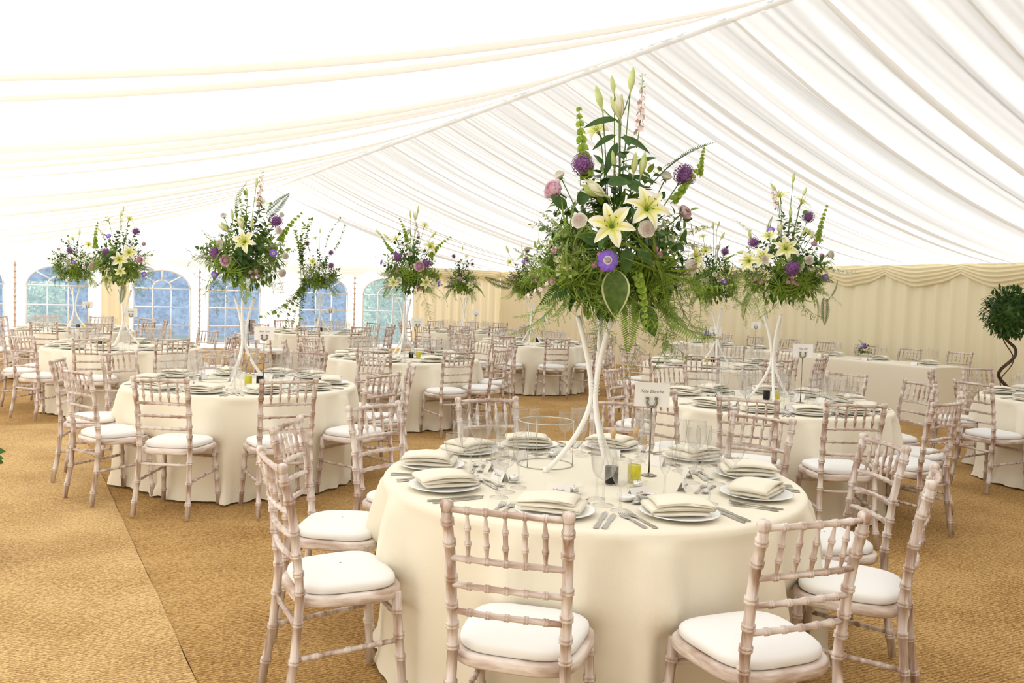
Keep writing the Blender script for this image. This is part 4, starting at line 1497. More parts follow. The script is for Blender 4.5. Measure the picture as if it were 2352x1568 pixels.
def anemone_mesh():
    mb = MB()
    for li in range(2):
        for k in range(8):
            a = 2 * pi * k / 8 + li * pi / 8
            vs_, fs_ = grid(6, 7, lambda u, v: ((u - .5) * .023 * (.3 + .7 * sin(pi * (.12 + v * .72))), .006 + .030 * v - .003 * (2 * u - 1) ** 2 * v, .006 * v - .010 * v * v - .004 * li + .0015 * sin(u * 9 + k)))
            mb.add(vs_, fs_, 'anemone', Matrix.Rotation(a, 4, 'Z'))
    mb.add(*closed_lathe([(.009, .0), (.010, .004), (.007, .009), (.001, .010)], 14), 'anemone_eye')
    for k in range(26):
        a = 2 * pi * k / 26
        mb.add(*tube([(.010 * cos(a), .010 * sin(a), .004), (.0145 * cos(a), .0145 * sin(a), .007)], .0009, 4), 'salt')
    mb.add(*tube([(0, 0, -.06), (0, 0, 0)], .0018, 6), 'stem')
    return mb.mesh('anemone')
ANEM = anemone_mesh()
def astrantia_mesh():
    mb = MB().add(*closed_lathe([(.001, -.004), (.006, -.001), (.007, .004), (.001, .009)], 8), 'mauve')
    for k in range(14):
        mb.add(*leaf_geo(.014, .0055, .1, .2, 3), 'mauve', orient(Vector((0, 0, 0)), (cos(k * .449), sin(k * .449), .35 + .3 * (k % 2))))
    mb.add(*tube([(0, 0, -.05), (0, 0, 0)], .0011, 5), 'stem')
    return mb.mesh('astrantia')
ASTR = astrantia_mesh()
SPR = {
 'dark': [leaf_spray(.26, 13, .036, .072, 'leaf_dark', .25, s) for s in range(3)],
 'mid': [leaf_spray(.26, 15, .026, .060, 'leaf_mid', .35, 10 + s) for s in range(3)],
 'pale': [leaf_spray(.20, 26, .013, .026, 'leaf_pale', .3, 20 + s) for s in range(3)],
 'fern': [fern(.34, 24, .062, 'leaf_mid', .4, s) for s in range(2)],
 'fern_dark': [fern(.34, 24, .055, 'leaf_dark', .3, 5 + s) for s in range(2)],
 'feather': [feather(.34, 'leaf_mid', s) for s in range(3)],
 'feather_b': [feather(.34, 'leaf_bright', 7 + s) for s in range(2)],
 'grass': [grass_spray(.19, 26, 'leaf_bright', s) for s in range(3)],
 'grass_dark': [grass_spray(.17, 20, 'leaf_mid', 4 + s) for s in range(2)],
 'lime': [leaf_spray(.30, 24, .014, .020, 'leaf_lime', .5, 40 + s) for s in range(2)],
 'round': [leaf_spray(.40, 22, .030, .034, 'leaf_mid', .3, 50 + s, .2) for s in range(2)],
}
SPRNAME = {'dark': 'laurel_spray', 'mid': 'leaf_spray', 'pale': 'variegated_spray', 'fern': 'fern_frond', 'fern_dark': 'fern_frond', 'feather': 'asparagus_fern', 'feather_b': 'asparagus_fern', 'grass': 'narrow_leaf_spray', 'grass_dark': 'narrow_leaf_spray', 'lime': 'trailing_bloom', 'round': 'birch_spray'}
BELLS = bells(.34, 9)
SPIKE_P = flower_spike(.30, 26, 'pinkfloret', 1)
SPIKE_W = flower_spike(.30, 26, 'whitefloret', 2)
BIGLEAF = one('broad_leaf', leaf_geo(.16, .085, .35, .3, 10), 'leaf_dark')
LANCE = one('lance_leaf', leaf_geo(.13, .034, .35, .3, 8), 'leaf_dark')
def hosta():
    mb = MB().add(*leaf_geo(.20, .115, .3, .25, 12), 'leaf_edge')
    mb.add(*leaf_geo(.192, .098, .3, .25, 12), 'hosta', Matrix.Translation((0, .002, .0015)))
    return mb.mesh('hosta_leaf')
HOSTA = hosta()
def core_mesh(n, seed, mats=('leaf_dark', 'leaf_dark', 'leaf_mid')):
    r = random.Random(seed)
    mb = MB()
    for _ in range(n):
        while True:
            p = Vector((r.uniform(-1, 1), r.uniform(-1, 1), r.uniform(-1, 1)))
            if .25 < p.length < 1:
                break
        q = Vector((p.x * .29, p.y * .29, p.z * .25))
        d = (p.normalized() + Vector((r.gauss(0, .6), r.gauss(0, .6), r.gauss(0, .5) - .25)))
        mb.add(*leaf_geo(r.uniform(.035, .075), r.uniform(.014, .034), .3, .2, 3), r.choice(mats), orient(q, d))
    # moss ball that the stems are pushed into
    mb.add(*grid(14, 8, lambda u, v: (.11 * sin(pi * v) * cos(2 * pi * u), .11 * sin(pi * v) * sin(2 * pi * u), -.10 - .09 * cos(pi * v)), True), 'leaf_dark')
    return mb.mesh('foliage')
CORES = [core_mesh(900, 3), core_mesh(650, 4), core_mesh(650, 5, ('leaf_dark', 'leaf_mid', 'leaf_mid'))]
# stand: three white rods that lean together at a waist and splay into feet
def rod_mesh(k, H=.68):
    a = 2 * pi * k / 3 + .35
    pts = []
    for i in range(21):
        t = i / 20
        z = .004 + t * H
        if t < .5:
            q = 1 - t / .5
            r = .0115 + .185 * q ** 1.7
            an = a
        else:
            q = (t - .5) / .5
            r = .0115 + .075 * q ** 1.6
            an = a + .4 * q
        pts.append(Vector((r * cos(an), r * sin(an), z)))
    mb = MB().add(*tube(pts, .0110, 10), 'white_paint')
    mb.add(*closed_lathe([(.011, 0), (.013, .003), (.013, .018), (.009, .022)], 12), 'white_paint', Matrix.Translation((pts[0].x, pts[0].y, 0)))
    return mb.mesh('stand_rod')
RODS = [rod_mesh(k) for k in range(3)]
STRING = one('binding', tube([Vector((.022 * cos(i * .6), .022 * sin(i * .6), .35 + i * .0015)) for i in range(40)], .0018, 5), 'white_paint')
FL = {'lily': LILY_W, 'bud': BUD, 'half': HALF, 'rose': ROSE, 'wrose': WROSE, 'peony': PEONY, 'allium': ALLIUM, 'anem': ANEM, 'astr': ASTR}
FNAME = {'lily': 'lily', 'bud': 'lily_bud', 'half': 'half_open_lily', 'rose': 'cream_rose', 'wrose': 'ivory_rose', 'peony': 'pink_peony', 'allium': 'purple_allium', 'anem': 'violet_anemone', 'astr': 'mauve_astrantia'}
FSIZE = {'lily': .16, 'bud': .07, 'half': .09, 'rose': .07, 'wrose': .07, 'peony': .10, 'allium': .083, 'anem': .074, 'astr': .032}

def centrepiece(tid, label, cu, cv, flowers, stems=(), seed=0, big=False, droop=1.0, zoff=0.0, extra=None, stand_rot=0.0):
    """flowers: (kind, u, v[, facing]) from the photo; stems: (mesh, (u,v) start, (u,v) end)"""
    cx, cy_ = TABLES[tid]['c']
    t = thing('flower_centrepiece', label, 'flower arrangement', (cx, cy_, TOPZ), 0, 'tall flower centrepieces')
    O = Vector((cx, cy_, TOPZ))
    for k in range(3):
        obj('stand_rod', RODS[k], t, rot=(0, 0, stand_rot))
    obj('binding', STRING, t)
    C = at_y(cu, cv, cy_) - O
    C = Vector((max(-.06, min(.06, C.x)), 0, max(.80, min(1.02, C.z))))
    obj('foliage', CORES[0] if big else CORES[1 + seed % 2], t, loc=C, rot=(0, 0, seed), scale=(1, 1, 1))['kind'] = 'stuff'
    r = random.Random(seed)
    def put(kind, d, rad, s=1.0):
        me = r.choice(SPR[kind])
        d = Vector(d).normalized()
        p = C + Vector((d.x * .29, d.y * .29, d.z * .25)) * rad
        m4 = aim(p, d, s * r.uniform(.85, 1.15), r.uniform(0, 6.28))
        obj(SPRNAME[kind], me, t, mtx=m4)
    view = -Vector((cx, cy_, 0)).normalized()
    nn = 1.0 if big else .55
    def sphere_dir(zlo, zhi):
        a = r.uniform(0, 2 * pi)
        z = r.uniform(zlo, zhi)
        q = sqrt(max(0, 1 - z * z))
        d = Vector((q * cos(a), q * sin(a), z))
        if d.dot(view) < -.3 and r.random() < .6:
            d.x, d.y = -d.x, -d.y
        return d
    for kind, cnt, zlo, zhi, rad, s in (('dark', 12, -.1, .75, .45, .85), ('mid', 9, -.2, .8, .45, .9), ('pale', 9, -.1, .45, .75, .9), ('fern', 12, -.85, -.1, .5, .75),
                                   ('fern_dark', 6, -.5, .5, .6, .7), ('feather', 24, -.8, .1, .5, .8), ('feather_b', 18, -.85, -.15, .5, .75), ('grass', 11, -.75, -.05, .75, .85), ('grass_dark', 8, -.6, .3, .8, .9)):
        for _ in range(int(cnt * nn + .5)):
            put(kind, sphere_dir(zlo, zhi), rad, s)
    # upright crown of foliage
    for k in range(int(9 * nn) + 2):
        a = r.uniform(0, 6.28)
        d = Vector((cos(a) * .35, sin(a) * .35, 1))
        me = r.choice(SPR['dark'] + SPR['mid'])
        obj('leaf_spray', me, t, mtx=aim(C + Vector((d.x * .15, d.y * .15, .08 + r.uniform(0, .12))), d, r.uniform(.8, 1.15), r.uniform(0, 6.28)))
    # hanging fronds
    for k in range(int(13 * nn * droop)):
        d = sphere_dir(-.2, -.1)
        p = C + Vector((d.x * .24, d.y * .24, -.16))
        me = r.choice(SPR['fern'] + SPR['feather'] + SPR['feather_b'])
        obj('hanging_frond', me, t, mtx=aim(p, Vector((d.x * .6, d.y * .6, -1)), r.uniform(.6, .95), r.uniform(0, 6.28)))
    pxm = cy_ / FPX
    stem_pts = MB()
    for f in flowers:
        kind, u, v = f[:3]
        face = f[3] if len(f) > 3 else None
        sc = f[4] if len(f) > 4 else 1.0
        # depth: on the near face of the arrangement, shallower towards the outline
        q0 = at_y(u, v, cy_) - O
        rel = Vector(((q0.x - C.x) / .36, 0, (q0.z - C.z) / .34))
        m = min(1.0, rel.length)
        depth = .30 * sqrt(max(0, 1 - m * m)) + .04
        if kind in ('bud', 'half') and rel.z > .9:
            depth = .02
        if len(f) > 5:
            depth = f[5]
        p = at_y(u, v, cy_ - depth) - O
        if face is None:
            out = (p - C)
            out = out.normalized() if out.length > .01 else Vector((0, -1, 0))
            face = out * .75 + view * .75
            if kind == 'bud':
                face = out * .4 + Vector((0, 0, 1))
        face = Vector(face)
        spin = r.uniform(0, 6.28)
        if kind == 'lily' and big:
            l = obj('lily', LILY_C, t, mtx=aim(p, face, sc, spin))
            for me in LILY_P:
                obj('petal', me, l)
        else:
            sc *= {'rose': .86, 'wrose': .82, 'anem': .9}.get(kind, 1.0)
            obj(FNAME[kind], FL[kind], t, mtx=aim(p, face, sc, spin))
        fdir = face.normalized()
        root = C + Vector((0, 0, -.05)) + Vector((p.x - C.x, p.y - C.y, 0)) * .15
        b = p - fdir * .02
        stem_pts.add(*tube([b, b.lerp(root, .35) - fdir * .015, root], .0026 if kind != 'astr' else .0014, 5), 'stem')
    for st in stems:
        me, (u0, v0), (u1, v1) = st[:3]
        dep = st[3] if len(st) > 3 else .12
        a = at_y(u0, v0, cy_ - dep) - O
        b = at_y(u1, v1, cy_ - dep) - O
        L0 = {BELLS: .33, SPIKE_P: .29, SPIKE_W: .29}.get(me, .33)
        spin = st[4] if len(st) > 4 else r.uniform(0, 6.28)
        nm = {BELLS: 'bells_of_ireland', SPIKE_P: 'larkspur_spike', SPIKE_W: 'stock_spike'}.get(me)
        if nm is None:
            nm = 'fern_frond' if me in SPR['fern'] + SPR['fern_dark'] else 'trailing_bloom' if me in SPR['lime'] else 'leaf_spray'
        obj(nm, me, t, mtx=aim(a, b - a, (b - a).length / L0, spin))
    if stem_pts.v:
        obj('flower_stems', stem_pts.mesh('flower_stems'), t)['kind'] = 'stuff'
    if extra:
        extra(t, O, C, cy_)
    return t
def t1_extra(t, O, C, cy_):
    def lf(me, nm, u, v, d, dep, z=(0, -1, .4), s=1.0):
        p = at_y(u, v, cy_ - dep) - O
        obj(nm, me, t, mtx=orient(p, d, z, s))
    lf(HOSTA, 'hosta_leaf', 1412, 618, (.05, -.25, -1), .31, (0, -1, -.2), .95)
    lf(BIGLEAF, 'broad_leaf', 1440, 570, (.0, -.3, -.9), .33, (0, -1, .1), .62)
    lf(BIGLEAF, 'broad_leaf', 1466, 570, (.5, -.3, -.55), .32, (0, -1, .1), .55)
    lf(BIGLEAF, 'broad_leaf', 1395, 420, (.6, -.3, .1), .14, (0, -1, .5), .6)
    lf(BIGLEAF, 'broad_leaf', 1440, 420, (.5, -.3, -.2), .12, (0, -1, .5), .6)
    lf(BIGLEAF, 'broad_leaf', 1300, 480, (-.5, -.3, .5), .12, (0, -1, .3), .55)
    lf(BIGLEAF, 'broad_leaf', 1330, 470, (.3, -.3, .6), .12, (0, -1, .3), .6)
    lf(BIGLEAF, 'broad_leaf', 1500, 560, (.7, -.4, .3), .26, (0, -1, .3), .6)
    lf(BIGLEAF, 'broad_leaf', 1380, 560, (-.7, -.4, .3), .26, (0, -1, .3), .6)
    lf(HOSTA, 'hosta_leaf', 1480, 700, (.35, -.3, -1), .20, (0, -1, -.2), .7)
    for u, v, d, s in ((1418, 275, (-1, -.2, -.05), 1.1), (1415, 310, (-.8, -.3, -.35), .9), (1418, 328, (-.35, -.3, -.8), 1.15), (1424, 315, (1, -.2, -.25), 1.1), (1418, 400, (1, -.3, -.45), 1.2), (1420, 410, (-.9, -.3, -.2), .9), (1446, 408, (1, -.2, .05), .9), (1405, 470, (-.6, -.4, .5), .9), (1455, 380, (.8, -.2, .5), .8)):
        lf(LANCE, 'lance_leaf', u, v, d, .04, (0, -.8, .6), s)
    # tall lily stem
    a, b, c_ = at_y(1424, 450, cy_ - .04) - O, at_y(1423, 280, cy_ - .03) - O, at_y(1428, 250, cy_ - .02) - O
    mb = MB().add(*tube([a - Vector((0, 0, .2)), a, b, c_], [.0055, .005, .0045, .003], 7), 'stem')
    for u, v in ((1380, 246), (1410, 212), (1449, 208), (1416, 276)):
        mb.add(*tube([b, at_y((1423 + u) / 2, (300 + v) / 2 - 6, cy_ - .03) - O, at_y(u, v, cy_ - .03) - O], .0024, 6), 'stem')
    obj('lily_stem', mb.mesh('lily_stem'), t)
UPL = (-.35, -.1, 1)
centrepiece('T1', 'tall floral centrepiece of lilies, alliums and ferns towering over the foremost table', 1415, 590,
  [('lily', 1405, 520, (-.15, -1, .25), 1.05, .38), ('lily', 1484, 482, (.2, -1, .42), 1.05, .35), ('lily', 1375, 305, (-.5, -.45, .7), .9, -.06), ('lily', 1310, 602, (-.6, -.75, .2), .9, .16),
   ('lily', 1592, 592, (.75, -.55, .35), .75, .08), ('half', 1388, 448, (-1, -.45, .42), 1.05, .20), ('half', 1424, 272, (-.25, -.2, 1), 1.0, .03), ('bud', 1382, 248, (-.32, -.1, 1), 1.12, .03),
   ('bud', 1410, 212, (-.2, -.1, 1), .82, .03), ('bud', 1448, 208, (.08, -.1, 1), 1.12, .03), ('bud', 1455, 398, (.05, -.2, 1), 1.0, .1), ('bud', 1472, 402, (.12, -.2, 1), 1.1, .09), ('bud', 1412, 388, (-.2, -.2, 1), .9, .05),
   ('peony', 1272, 436, (-.75, -.55, .35), 1.05, .10), ('peony', 1572, 488, (.65, -.45, .45), .78, .05), ('rose', 1331, 507, (-.3, -.9, .3), 1.1, .32), ('rose', 1485, 526, (.1, -1, .15), 1.15, .38), ('wrose', 1530, 404, (.25, -.5, .9), .9, .05),
   ('rose', 1586, 612, (.55, -.85, .1), 1.1, .16), ('wrose', 1285, 402, (-.5, -.3, .8), .9, -.05), ('allium', 1338, 378, None, 1.15, .1), ('allium', 1573, 402, None, 1.15, .05), ('anem', 1396, 598, (-.1, -1, .12), 1.25, .38),
   ('astr', 1366, 608), ('astr', 1386, 618), ('astr', 1378, 585), ('astr', 1505, 572), ('astr', 1515, 584), ('astr', 1490, 588), ('astr', 1273, 577), ('astr', 1498, 605), ('astr', 1270, 645)],
  stems=[(BELLS, (1352, 420), (1315, 236), .10, 1.2), (BELLS, (1540, 468), (1622, 380), .06, 1.0), (BELLS, (1608, 408), (1613, 326), .05, 4.2), (BELLS, (1460, 622), (1512, 748), .30, 3.0), (SPIKE_P, (1462, 340), (1489, 176), .02, 1.0),
         (SPR['fern_dark'][0], (1490, 430), (1606, 284), .06, 3.1), (SPIKE_W, (1540, 548), (1642, 506), .10), (SPIKE_P, (1290, 630), (1195, 712), .12), (SPR['lime'][0], (1575, 640), (1700, 712), .08), (SPR['lime'][1], (1300, 640), (1150, 718), .06), (SPR['lime'][0], (1590, 650), (1660, 745), .10),
         (SPR['grass'][0], (1300, 590), (1210, 560), .05), (SPR['grass'][1], (1310, 640), (1255, 690), .22), (SPR['grass'][2], (1500, 630), (1560, 690), .24), (SPR['grass'][0], (1350, 640), (1300, 700), .26), (SPR['grass'][1], (1370, 660), (1340, 740), .2), (SPR['pale'][0], (1320, 540), (1265, 500), .14), (SPR['pale'][1], (1340, 560), (1290, 530), .2), (SPR['pale'][2], (1345, 560), (1310, 500), .18), (SPR['pale'][0], (1500, 540), (1530, 520), .2),
         (SPR['feather'][0], (1480, 700), (1520, 850), .15), (SPR['feather'][1], (1510, 690), (1590, 830), .12), (SPR['feather'][2], (1540, 680), (1610, 770), .1), (SPR['feather'][2], (1450, 720), (1500, 860), .12), (SPR['fern'][1], (1560, 690), (1590, 800), .1), (SPR['feather'][0], (1400, 700), (1330, 790), .1), (SPR['fern'][0], (1310, 670), (1285, 745), .16), (SPR['fern'][1], (1340, 690), (1320, 760), .14),
         (SPR['feather_b'][0], (1540, 600), (1640, 640), .1), (SPR['feather_b'][1], (1550, 620), (1630, 700), .14), (SPR['feather_b'][0], (1320, 640), (1245, 690), .1)],
  seed=1, big=True, extra=t1_extra, stand_rot=.55)
centrepiece('T2', 'tall floral centrepiece with a single open lily and violet anemones on the near left table', 562, 585,
  [('lily', 563, 556, (-.05, -1, .3), 1.1), ('lily', 598, 468, (.4, -.3, .8), .9, -.05), ('half', 556, 525, (-.1, -.4, 1), .9), ('half', 522, 532, (-.6, -.4, .8), .9), ('bud', 534, 505), ('bud', 578, 525), ('bud', 588, 430, (.1, 0, 1), .9), ('bud', 567, 450, (-.1, 0, 1), .8),
   ('peony', 518, 598, None, .95), ('rose', 648, 627, None, 1.1), ('rose', 640, 530), ('wrose', 505, 558), ('rose', 513, 495, None, .9, -.05), ('wrose', 655, 588), ('wrose', 647, 493, None, .8, -.05), ('allium', 634, 508, None, 1.3), ('allium', 495, 580, None, 1.1),
   ('anem', 628, 581, None, .9), ('anem', 492, 631, None, .9), ('astr', 588, 622, None, 1.3), ('astr', 575, 624, None, 1.2), ('astr', 592, 633, None, 1.2), ('astr', 580, 636, None, 1.2)],
  stems=[(SPR['fern'][0], (545, 510), (530, 414), .02, 0.0), (SPR['fern_dark'][1], (610, 500), (668, 437), .04), (SPIKE_P, (596, 500), (594, 385), -.02), (BELLS, (640, 560), (676, 478), .0), (SPIKE_W, (570, 625), (568, 690), .28), (SPR['feather'][0], (500, 570), (440, 590), .05), (SPR['lime'][0], (510, 650), (435, 660), .05), (SPR['feather'][1], (510, 560), (455, 545), .02), (SPR['mid'][0], (500, 640), (475, 690), .1)], seed=2)
centrepiece('T9', 'tall floral centrepiece with a central lily above a purple allium on the near right table', 1800, 605,
  [('lily', 1804, 572, (-.05, -1, .25), 1.15), ('lily', 1722, 600, (-.7, -.7, .1), 1.0), ('lily', 1753, 592, (-.4, -.9, .2), .95), ('lily', 1792, 455, (-.4, -.4, .9), .95, 0), ('lily', 1840, 468, (.45, -.4, .9), .95, 0), ('lily', 1766, 545, (-.3, -.5, .7), .8), ('lily', 1855, 538, (.5, -.5, .6), .8),
   ('bud', 1821, 420, (.06, 0, 1), 1.0), ('bud', 1844, 450, (.4, 0, 1), .9), ('bud', 1783, 438, (-.7, 0, .8), .9), ('half', 1789, 535, (0, -.5, 1), .8), ('bud', 1815, 500), ('bud', 1724, 548, (-.3, -.2, 1), .9), ('bud', 1715, 580, (-1, -.2, 0), 1.0), ('bud', 1840, 540, (.5, -.3, .8), .8),
   ('allium', 1857, 498, None, 1.15), ('allium', 1820, 615, None, 1.35), ('allium', 1731, 557, None, 1.1), ('rose', 1858, 598, None, 1.2), ('wrose', 1908, 584, None, 1.1, .05), ('rose', 1866, 541, None, .8), ('rose', 1757, 595, None, 1.0, .34), ('peony', 1870, 560, None, .55), ('peony', 1888, 588, None, .5),
   ('anem', 1770, 528, None, .9), ('anem', 1897, 637, None, .9), ('astr', 1820, 637, None, 1.3), ('astr', 1810, 648, None, 1.3), ('astr', 1822, 648, None, 1.3), ('astr', 1830, 652, None, 1.3), ('astr', 1735, 640, None, 1.3), ('astr', 1748, 648, None, 1.3)],
  stems=[(BELLS, (1876, 560), (1893, 472), .05), (SPIKE_P, (1790, 500), (1768, 410), .02), (SPIKE_W, (1895, 618), (1970, 628), .05), (SPIKE_W, (1740, 545), (1683, 502), .05), (SPIKE_W, (1890, 670), (1942, 700), .1), (SPR['fern'][0], (1770, 560), (1752, 496), .02), (SPR['fern_dark'][0], (1900, 690), (1940, 648), .0), (SPR['feather'][0], (1730, 650), (1682, 690), .05), (SPR['feather'][1], (1720, 670), (1690, 720), .05), (SPR['fern_dark'][1], (1895, 680), (1895, 750), .05)], seed=3)
centrepiece('T3', 'tall floral centrepiece with paired lilies on the mid left table', 275, 590,
  [('lily', 274, 596, None, 1.1), ('lily', 296, 580, None, 1.1), ('lily', 249, 508, (-.4, -.3, .8), 1.0, 0), ('lily', 296, 506, (.5, -.3, .8), 1.0, 0), ('lily', 276, 622, None, .8), ('lily', 246, 640, None, .8), ('allium', 312, 531, None, 1.15, 0), ('allium', 243, 578, None, 1.2), ('peony', 321, 596, None, .9), ('peony', 213, 613, None, 1.1), ('peony', 330, 560, None, .6), ('rose', 216, 602), ('bud', 277, 500, (.1, 0, 1), 1.0), ('bud', 282, 488, (.2, 0, 1), .9), ('anem', 249, 541), ('anem', 331, 630)],
  stems=[(BELLS, (220, 575), (214, 508), .02), (SPIKE_P, (245, 560), (228, 510), 0), (SPIKE_W, (325, 600), (355, 608), .05), (SPR['fern_dark'][0], (285, 650), (280, 700), .15)], seed=4)
centrepiece('T4', 'small-looking distant floral centrepiece on the far left window table', 170, 605,
  [('allium', 160, 575, None, 1.2), ('anem', 168, 601, None, .9), ('wrose', 193, 614), ('lily', 203, 563, None, 1.0), ('lily', 168, 550, (-.2, -.5, .8), 1.0), ('bud', 182, 540, (.1, 0, 1), 1.2), ('peony', 135, 572, None, .6), ('rose', 160, 615, None, .6)],
  stems=[(SPR['lime'][0], (150, 580), (125, 545), 0), (SPR['lime'][1], (145, 610), (112, 590), 0)], seed=5)
centrepiece('T5', 'tall floral centrepiece with a large pink peony on the central table', 948, 600,
  [('peony', 963, 611, (.1, -1, .2), 1.35), ('allium', 913, 590, None, 1.3), ('allium', 980, 605, None, 1.2), ('lily', 911, 551, (-.5, -.4, .8), 1.0), ('lily', 987, 568, (.5, -.7, .4), 1.1), ('lily', 978, 648, None, .9), ('lily', 905, 648, None, .9), ('lily', 975, 520, (.4, -.3, .8), .9, 0), ('wrose', 942, 583), ('wrose', 918, 642), ('rose', 939, 531, None, 1.0, 0), ('wrose', 888, 656),
   ('bud', 959, 490, (.1, 0, 1), 1.1), ('bud', 943, 500, (-.1, 0, 1), 1.0), ('half', 954, 505, (0, 0, 1), 1.0), ('bud', 875, 540, (-.8, 0, .8), 1.1), ('bud', 893, 548, (-.7, 0, .6), 1.0), ('bud', 990, 545, (.7, 0, .8), 1.1), ('anem', 875, 602, (-.8, -.5, .2)), ('anem', 1009, 652, (.8, -.4, 0)), ('astr', 958, 657, None, 1.4), ('astr', 962, 664, None, 1.4), ('astr', 912, 622, None, 1.4)],
  stems=[(BELLS, (985, 595), (1022, 533), .02), (BELLS, (905, 580), (866, 545), .02), (BELLS, (935, 560), (930, 500), 0), (SPIKE_P, (962, 560), (962, 500), 0), (SPR['lime'][0], (900, 605), (855, 596), .05), (SPR['lime'][1], (1000, 660), (1050, 690), .05), (SPR['feather'][0], (975, 680), (990, 740), .1)], seed=6)
T6_PIECE = centrepiece('T6', 'airy centrepiece of birch sprays with small-leaved greenery trailing by the window', 735, 610,
  [('allium', 705, 559, None, 1.1), ('allium', 760, 580, None, 1.2), ('allium', 761, 609, None, 1.3), ('lily', 719, 602, None, 1.1), ('peony', 692, 590, None, .8), ('wrose', 752, 635), ('bud', 735, 535, (0, 0, 1), 1.0), ('lily', 725, 548, (-.2, -.4, .8), .8), ('anem', 713, 636)],
  stems=[(SPR['round'][0], (745, 580), (755, 508), 0), (SPR['round'][1], (755, 590), (800, 540), 0), (SPR['round'][0], (715, 590), (690, 520), 0), (SPR['round'][1], (700, 600), (680, 550), 0)], seed=7)
centrepiece('T7', 'rearmost small-looking floral centrepiece in front of the cream curtain', 1060, 632,
  [('allium', 1042, 588, None, 1.1), ('allium', 1085, 606, None, .9), ('peony', 1056, 640, None, .9), ('lily', 1080, 655, None, .9), ('anem', 1035, 653), ('wrose', 1024, 620, None, 1.2), ('lily', 1070, 590, (.3, -.3, .8), .8), ('bud', 1062, 575, (0, 0, 1), 1.2), ('rose', 1090, 648)],
  stems=[(BELLS, (1092, 655), (1118, 677), 0), (SPR['lime'][0], (1045, 610), (1020, 600), 0), (SPR['round'][0], (1035, 660), (1020, 680), 0)], seed=8)
centrepiece('T8', 'floral centrepiece with several purple alliums on the rear centre table', 1212, 612,
  [('allium', 1211, 574, None, 1.2, 0), ('allium', 1210, 596, None, 1.1), ('allium', 1227, 637, None, 1.2), ('peony', 1173, 638, None, .8), ('wrose', 1210, 611), ('lily', 1172, 603, None, .9), ('anem', 1202, 600), ('lily', 1200, 590, (-.2, -.3, .8), .8), ('bud', 1168, 580, (-.4, 0, 1), 1.4), ('bud', 1235, 560, (.2, 0, 1), 1.2), ('wrose', 1240, 600)],
  stems=[(BELLS, (1180, 645), (1150, 640), 0), (SPR['fern_dark'][0], (1180, 660), (1105, 645), .05), (SPIKE_P, (1205, 590), (1192, 560), 0)], seed=9)
centrepiece('T10', 'floral centrepiece half hidden behind the foremost one, before the head table', 1625, 612,
  [('allium', 1665, 577, None, 1.2), ('lily', 1621, 578, None, 1.1), ('lily', 1600, 600, None, .9), ('rose', 1649, 567), ('rose', 1642, 630), ('anem', 1665, 647), ('bud', 1638, 525, (-.1, 0, 1), 1.1), ('bud', 1648, 522, (.3, 0, 1), 1.0), ('bud', 1655, 550, (.5, 0, 1), 1.2), ('lily', 1615, 545, (-.2, -.3, .8), .8)],
  stems=[(BELLS, (1662, 600), (1690, 577), 0), (SPIKE_W, (1640, 600), (1650, 560), 0)], seed=10)

# birch sprays trailing from the window-table centrepiece
def birch_tree():
    cx, cy_ = TABLES['T6']['c']
    r = random.Random(12)
    t = T6_PIECE
    base = Vector((cx, cy_, TOPZ))
    for k in range(11):
        u1, v1 = r.uniform(610, 715), r.uniform(690, 765)
        a = at_y(r.uniform(690, 725), r.uniform(620, 660), cy_ - .15) - base
        b = at_y(u1, v1, cy_ - .2) - base
        obj('birch_spray', r.choice(SPR['round']), t, mtx=aim(a, b - a, (b - a).length / .40, r.uniform(0, 6)))
    for k in range(7):
        a = at_y(r.uniform(690, 705), r.uniform(600, 650), cy_ - .1) - base
        b = at_y(r.uniform(665, 690), r.uniform(480, 560), cy_ - .1) - base
        obj('birch_spray', r.choice(SPR['round']), t, mtx=aim(a, b - a, (b - a).length / .45, r.uniform(0, 6)))
birch_tree()

# posies on the head table
def posy(n, label, seed):
    r = random.Random(seed)
    t = thing('flower_posy', label, 'flower posy', TP(HL0 + .25, n, TOPZ + .003), 0, 'head table posies')
    obj('glass_vase', one('glass_vase', lathe([(.002, .003), (.05, .003), (.055, .008), (.06, .09), (.062, .10), (.058, .10), (.052, .012)], 20), 'thickglass'), t)
    C = Vector((0, 0, .17))
    mb = MB()
    for _ in range(90):
        d = Vector((r.gauss(0, 1), r.gauss(0, 1), abs(r.gauss(.3, .8)) - .25)).normalized()
        mb.add(*leaf_geo(r.uniform(.05, .10), r.uniform(.015, .03), .3, .2, 4), r.choice(('leaf_dark', 'leaf_mid')), orient(C - Vector((0, 0, .04)) + d * .05, d))
    obj('foliage', mb.mesh('foliage'), t)['kind'] = 'stuff'
    for kind, cnt in (('anem', 3), ('astr', 4), ('rose', 2), ('wrose', 1), ('peony', 1)):
        for _ in range(cnt):
            d = (Vector((r.gauss(0, .6), r.gauss(0, .6), .5)) - LV * .7).normalized()
            obj(FNAME[kind], FL[kind], t, mtx=aim(C + d * .10, d, 1.0 if kind != 'peony' else .6, r.uniform(0, 6)))
    for k in range(6):
        d = Vector((r.gauss(0, .8), r.gauss(0, .8), 1))
        obj('leaf_spray', r.choice(SPR['mid'] + SPR['pale']), t, mtx=aim(C, d, .5, r.uniform(0, 6)))
posy(8.05, 'low posy with a violet anemone on the nearest head table section', 1)
posy(11.3, 'low posy with pink and violet flowers at the far end of the head table', 2)

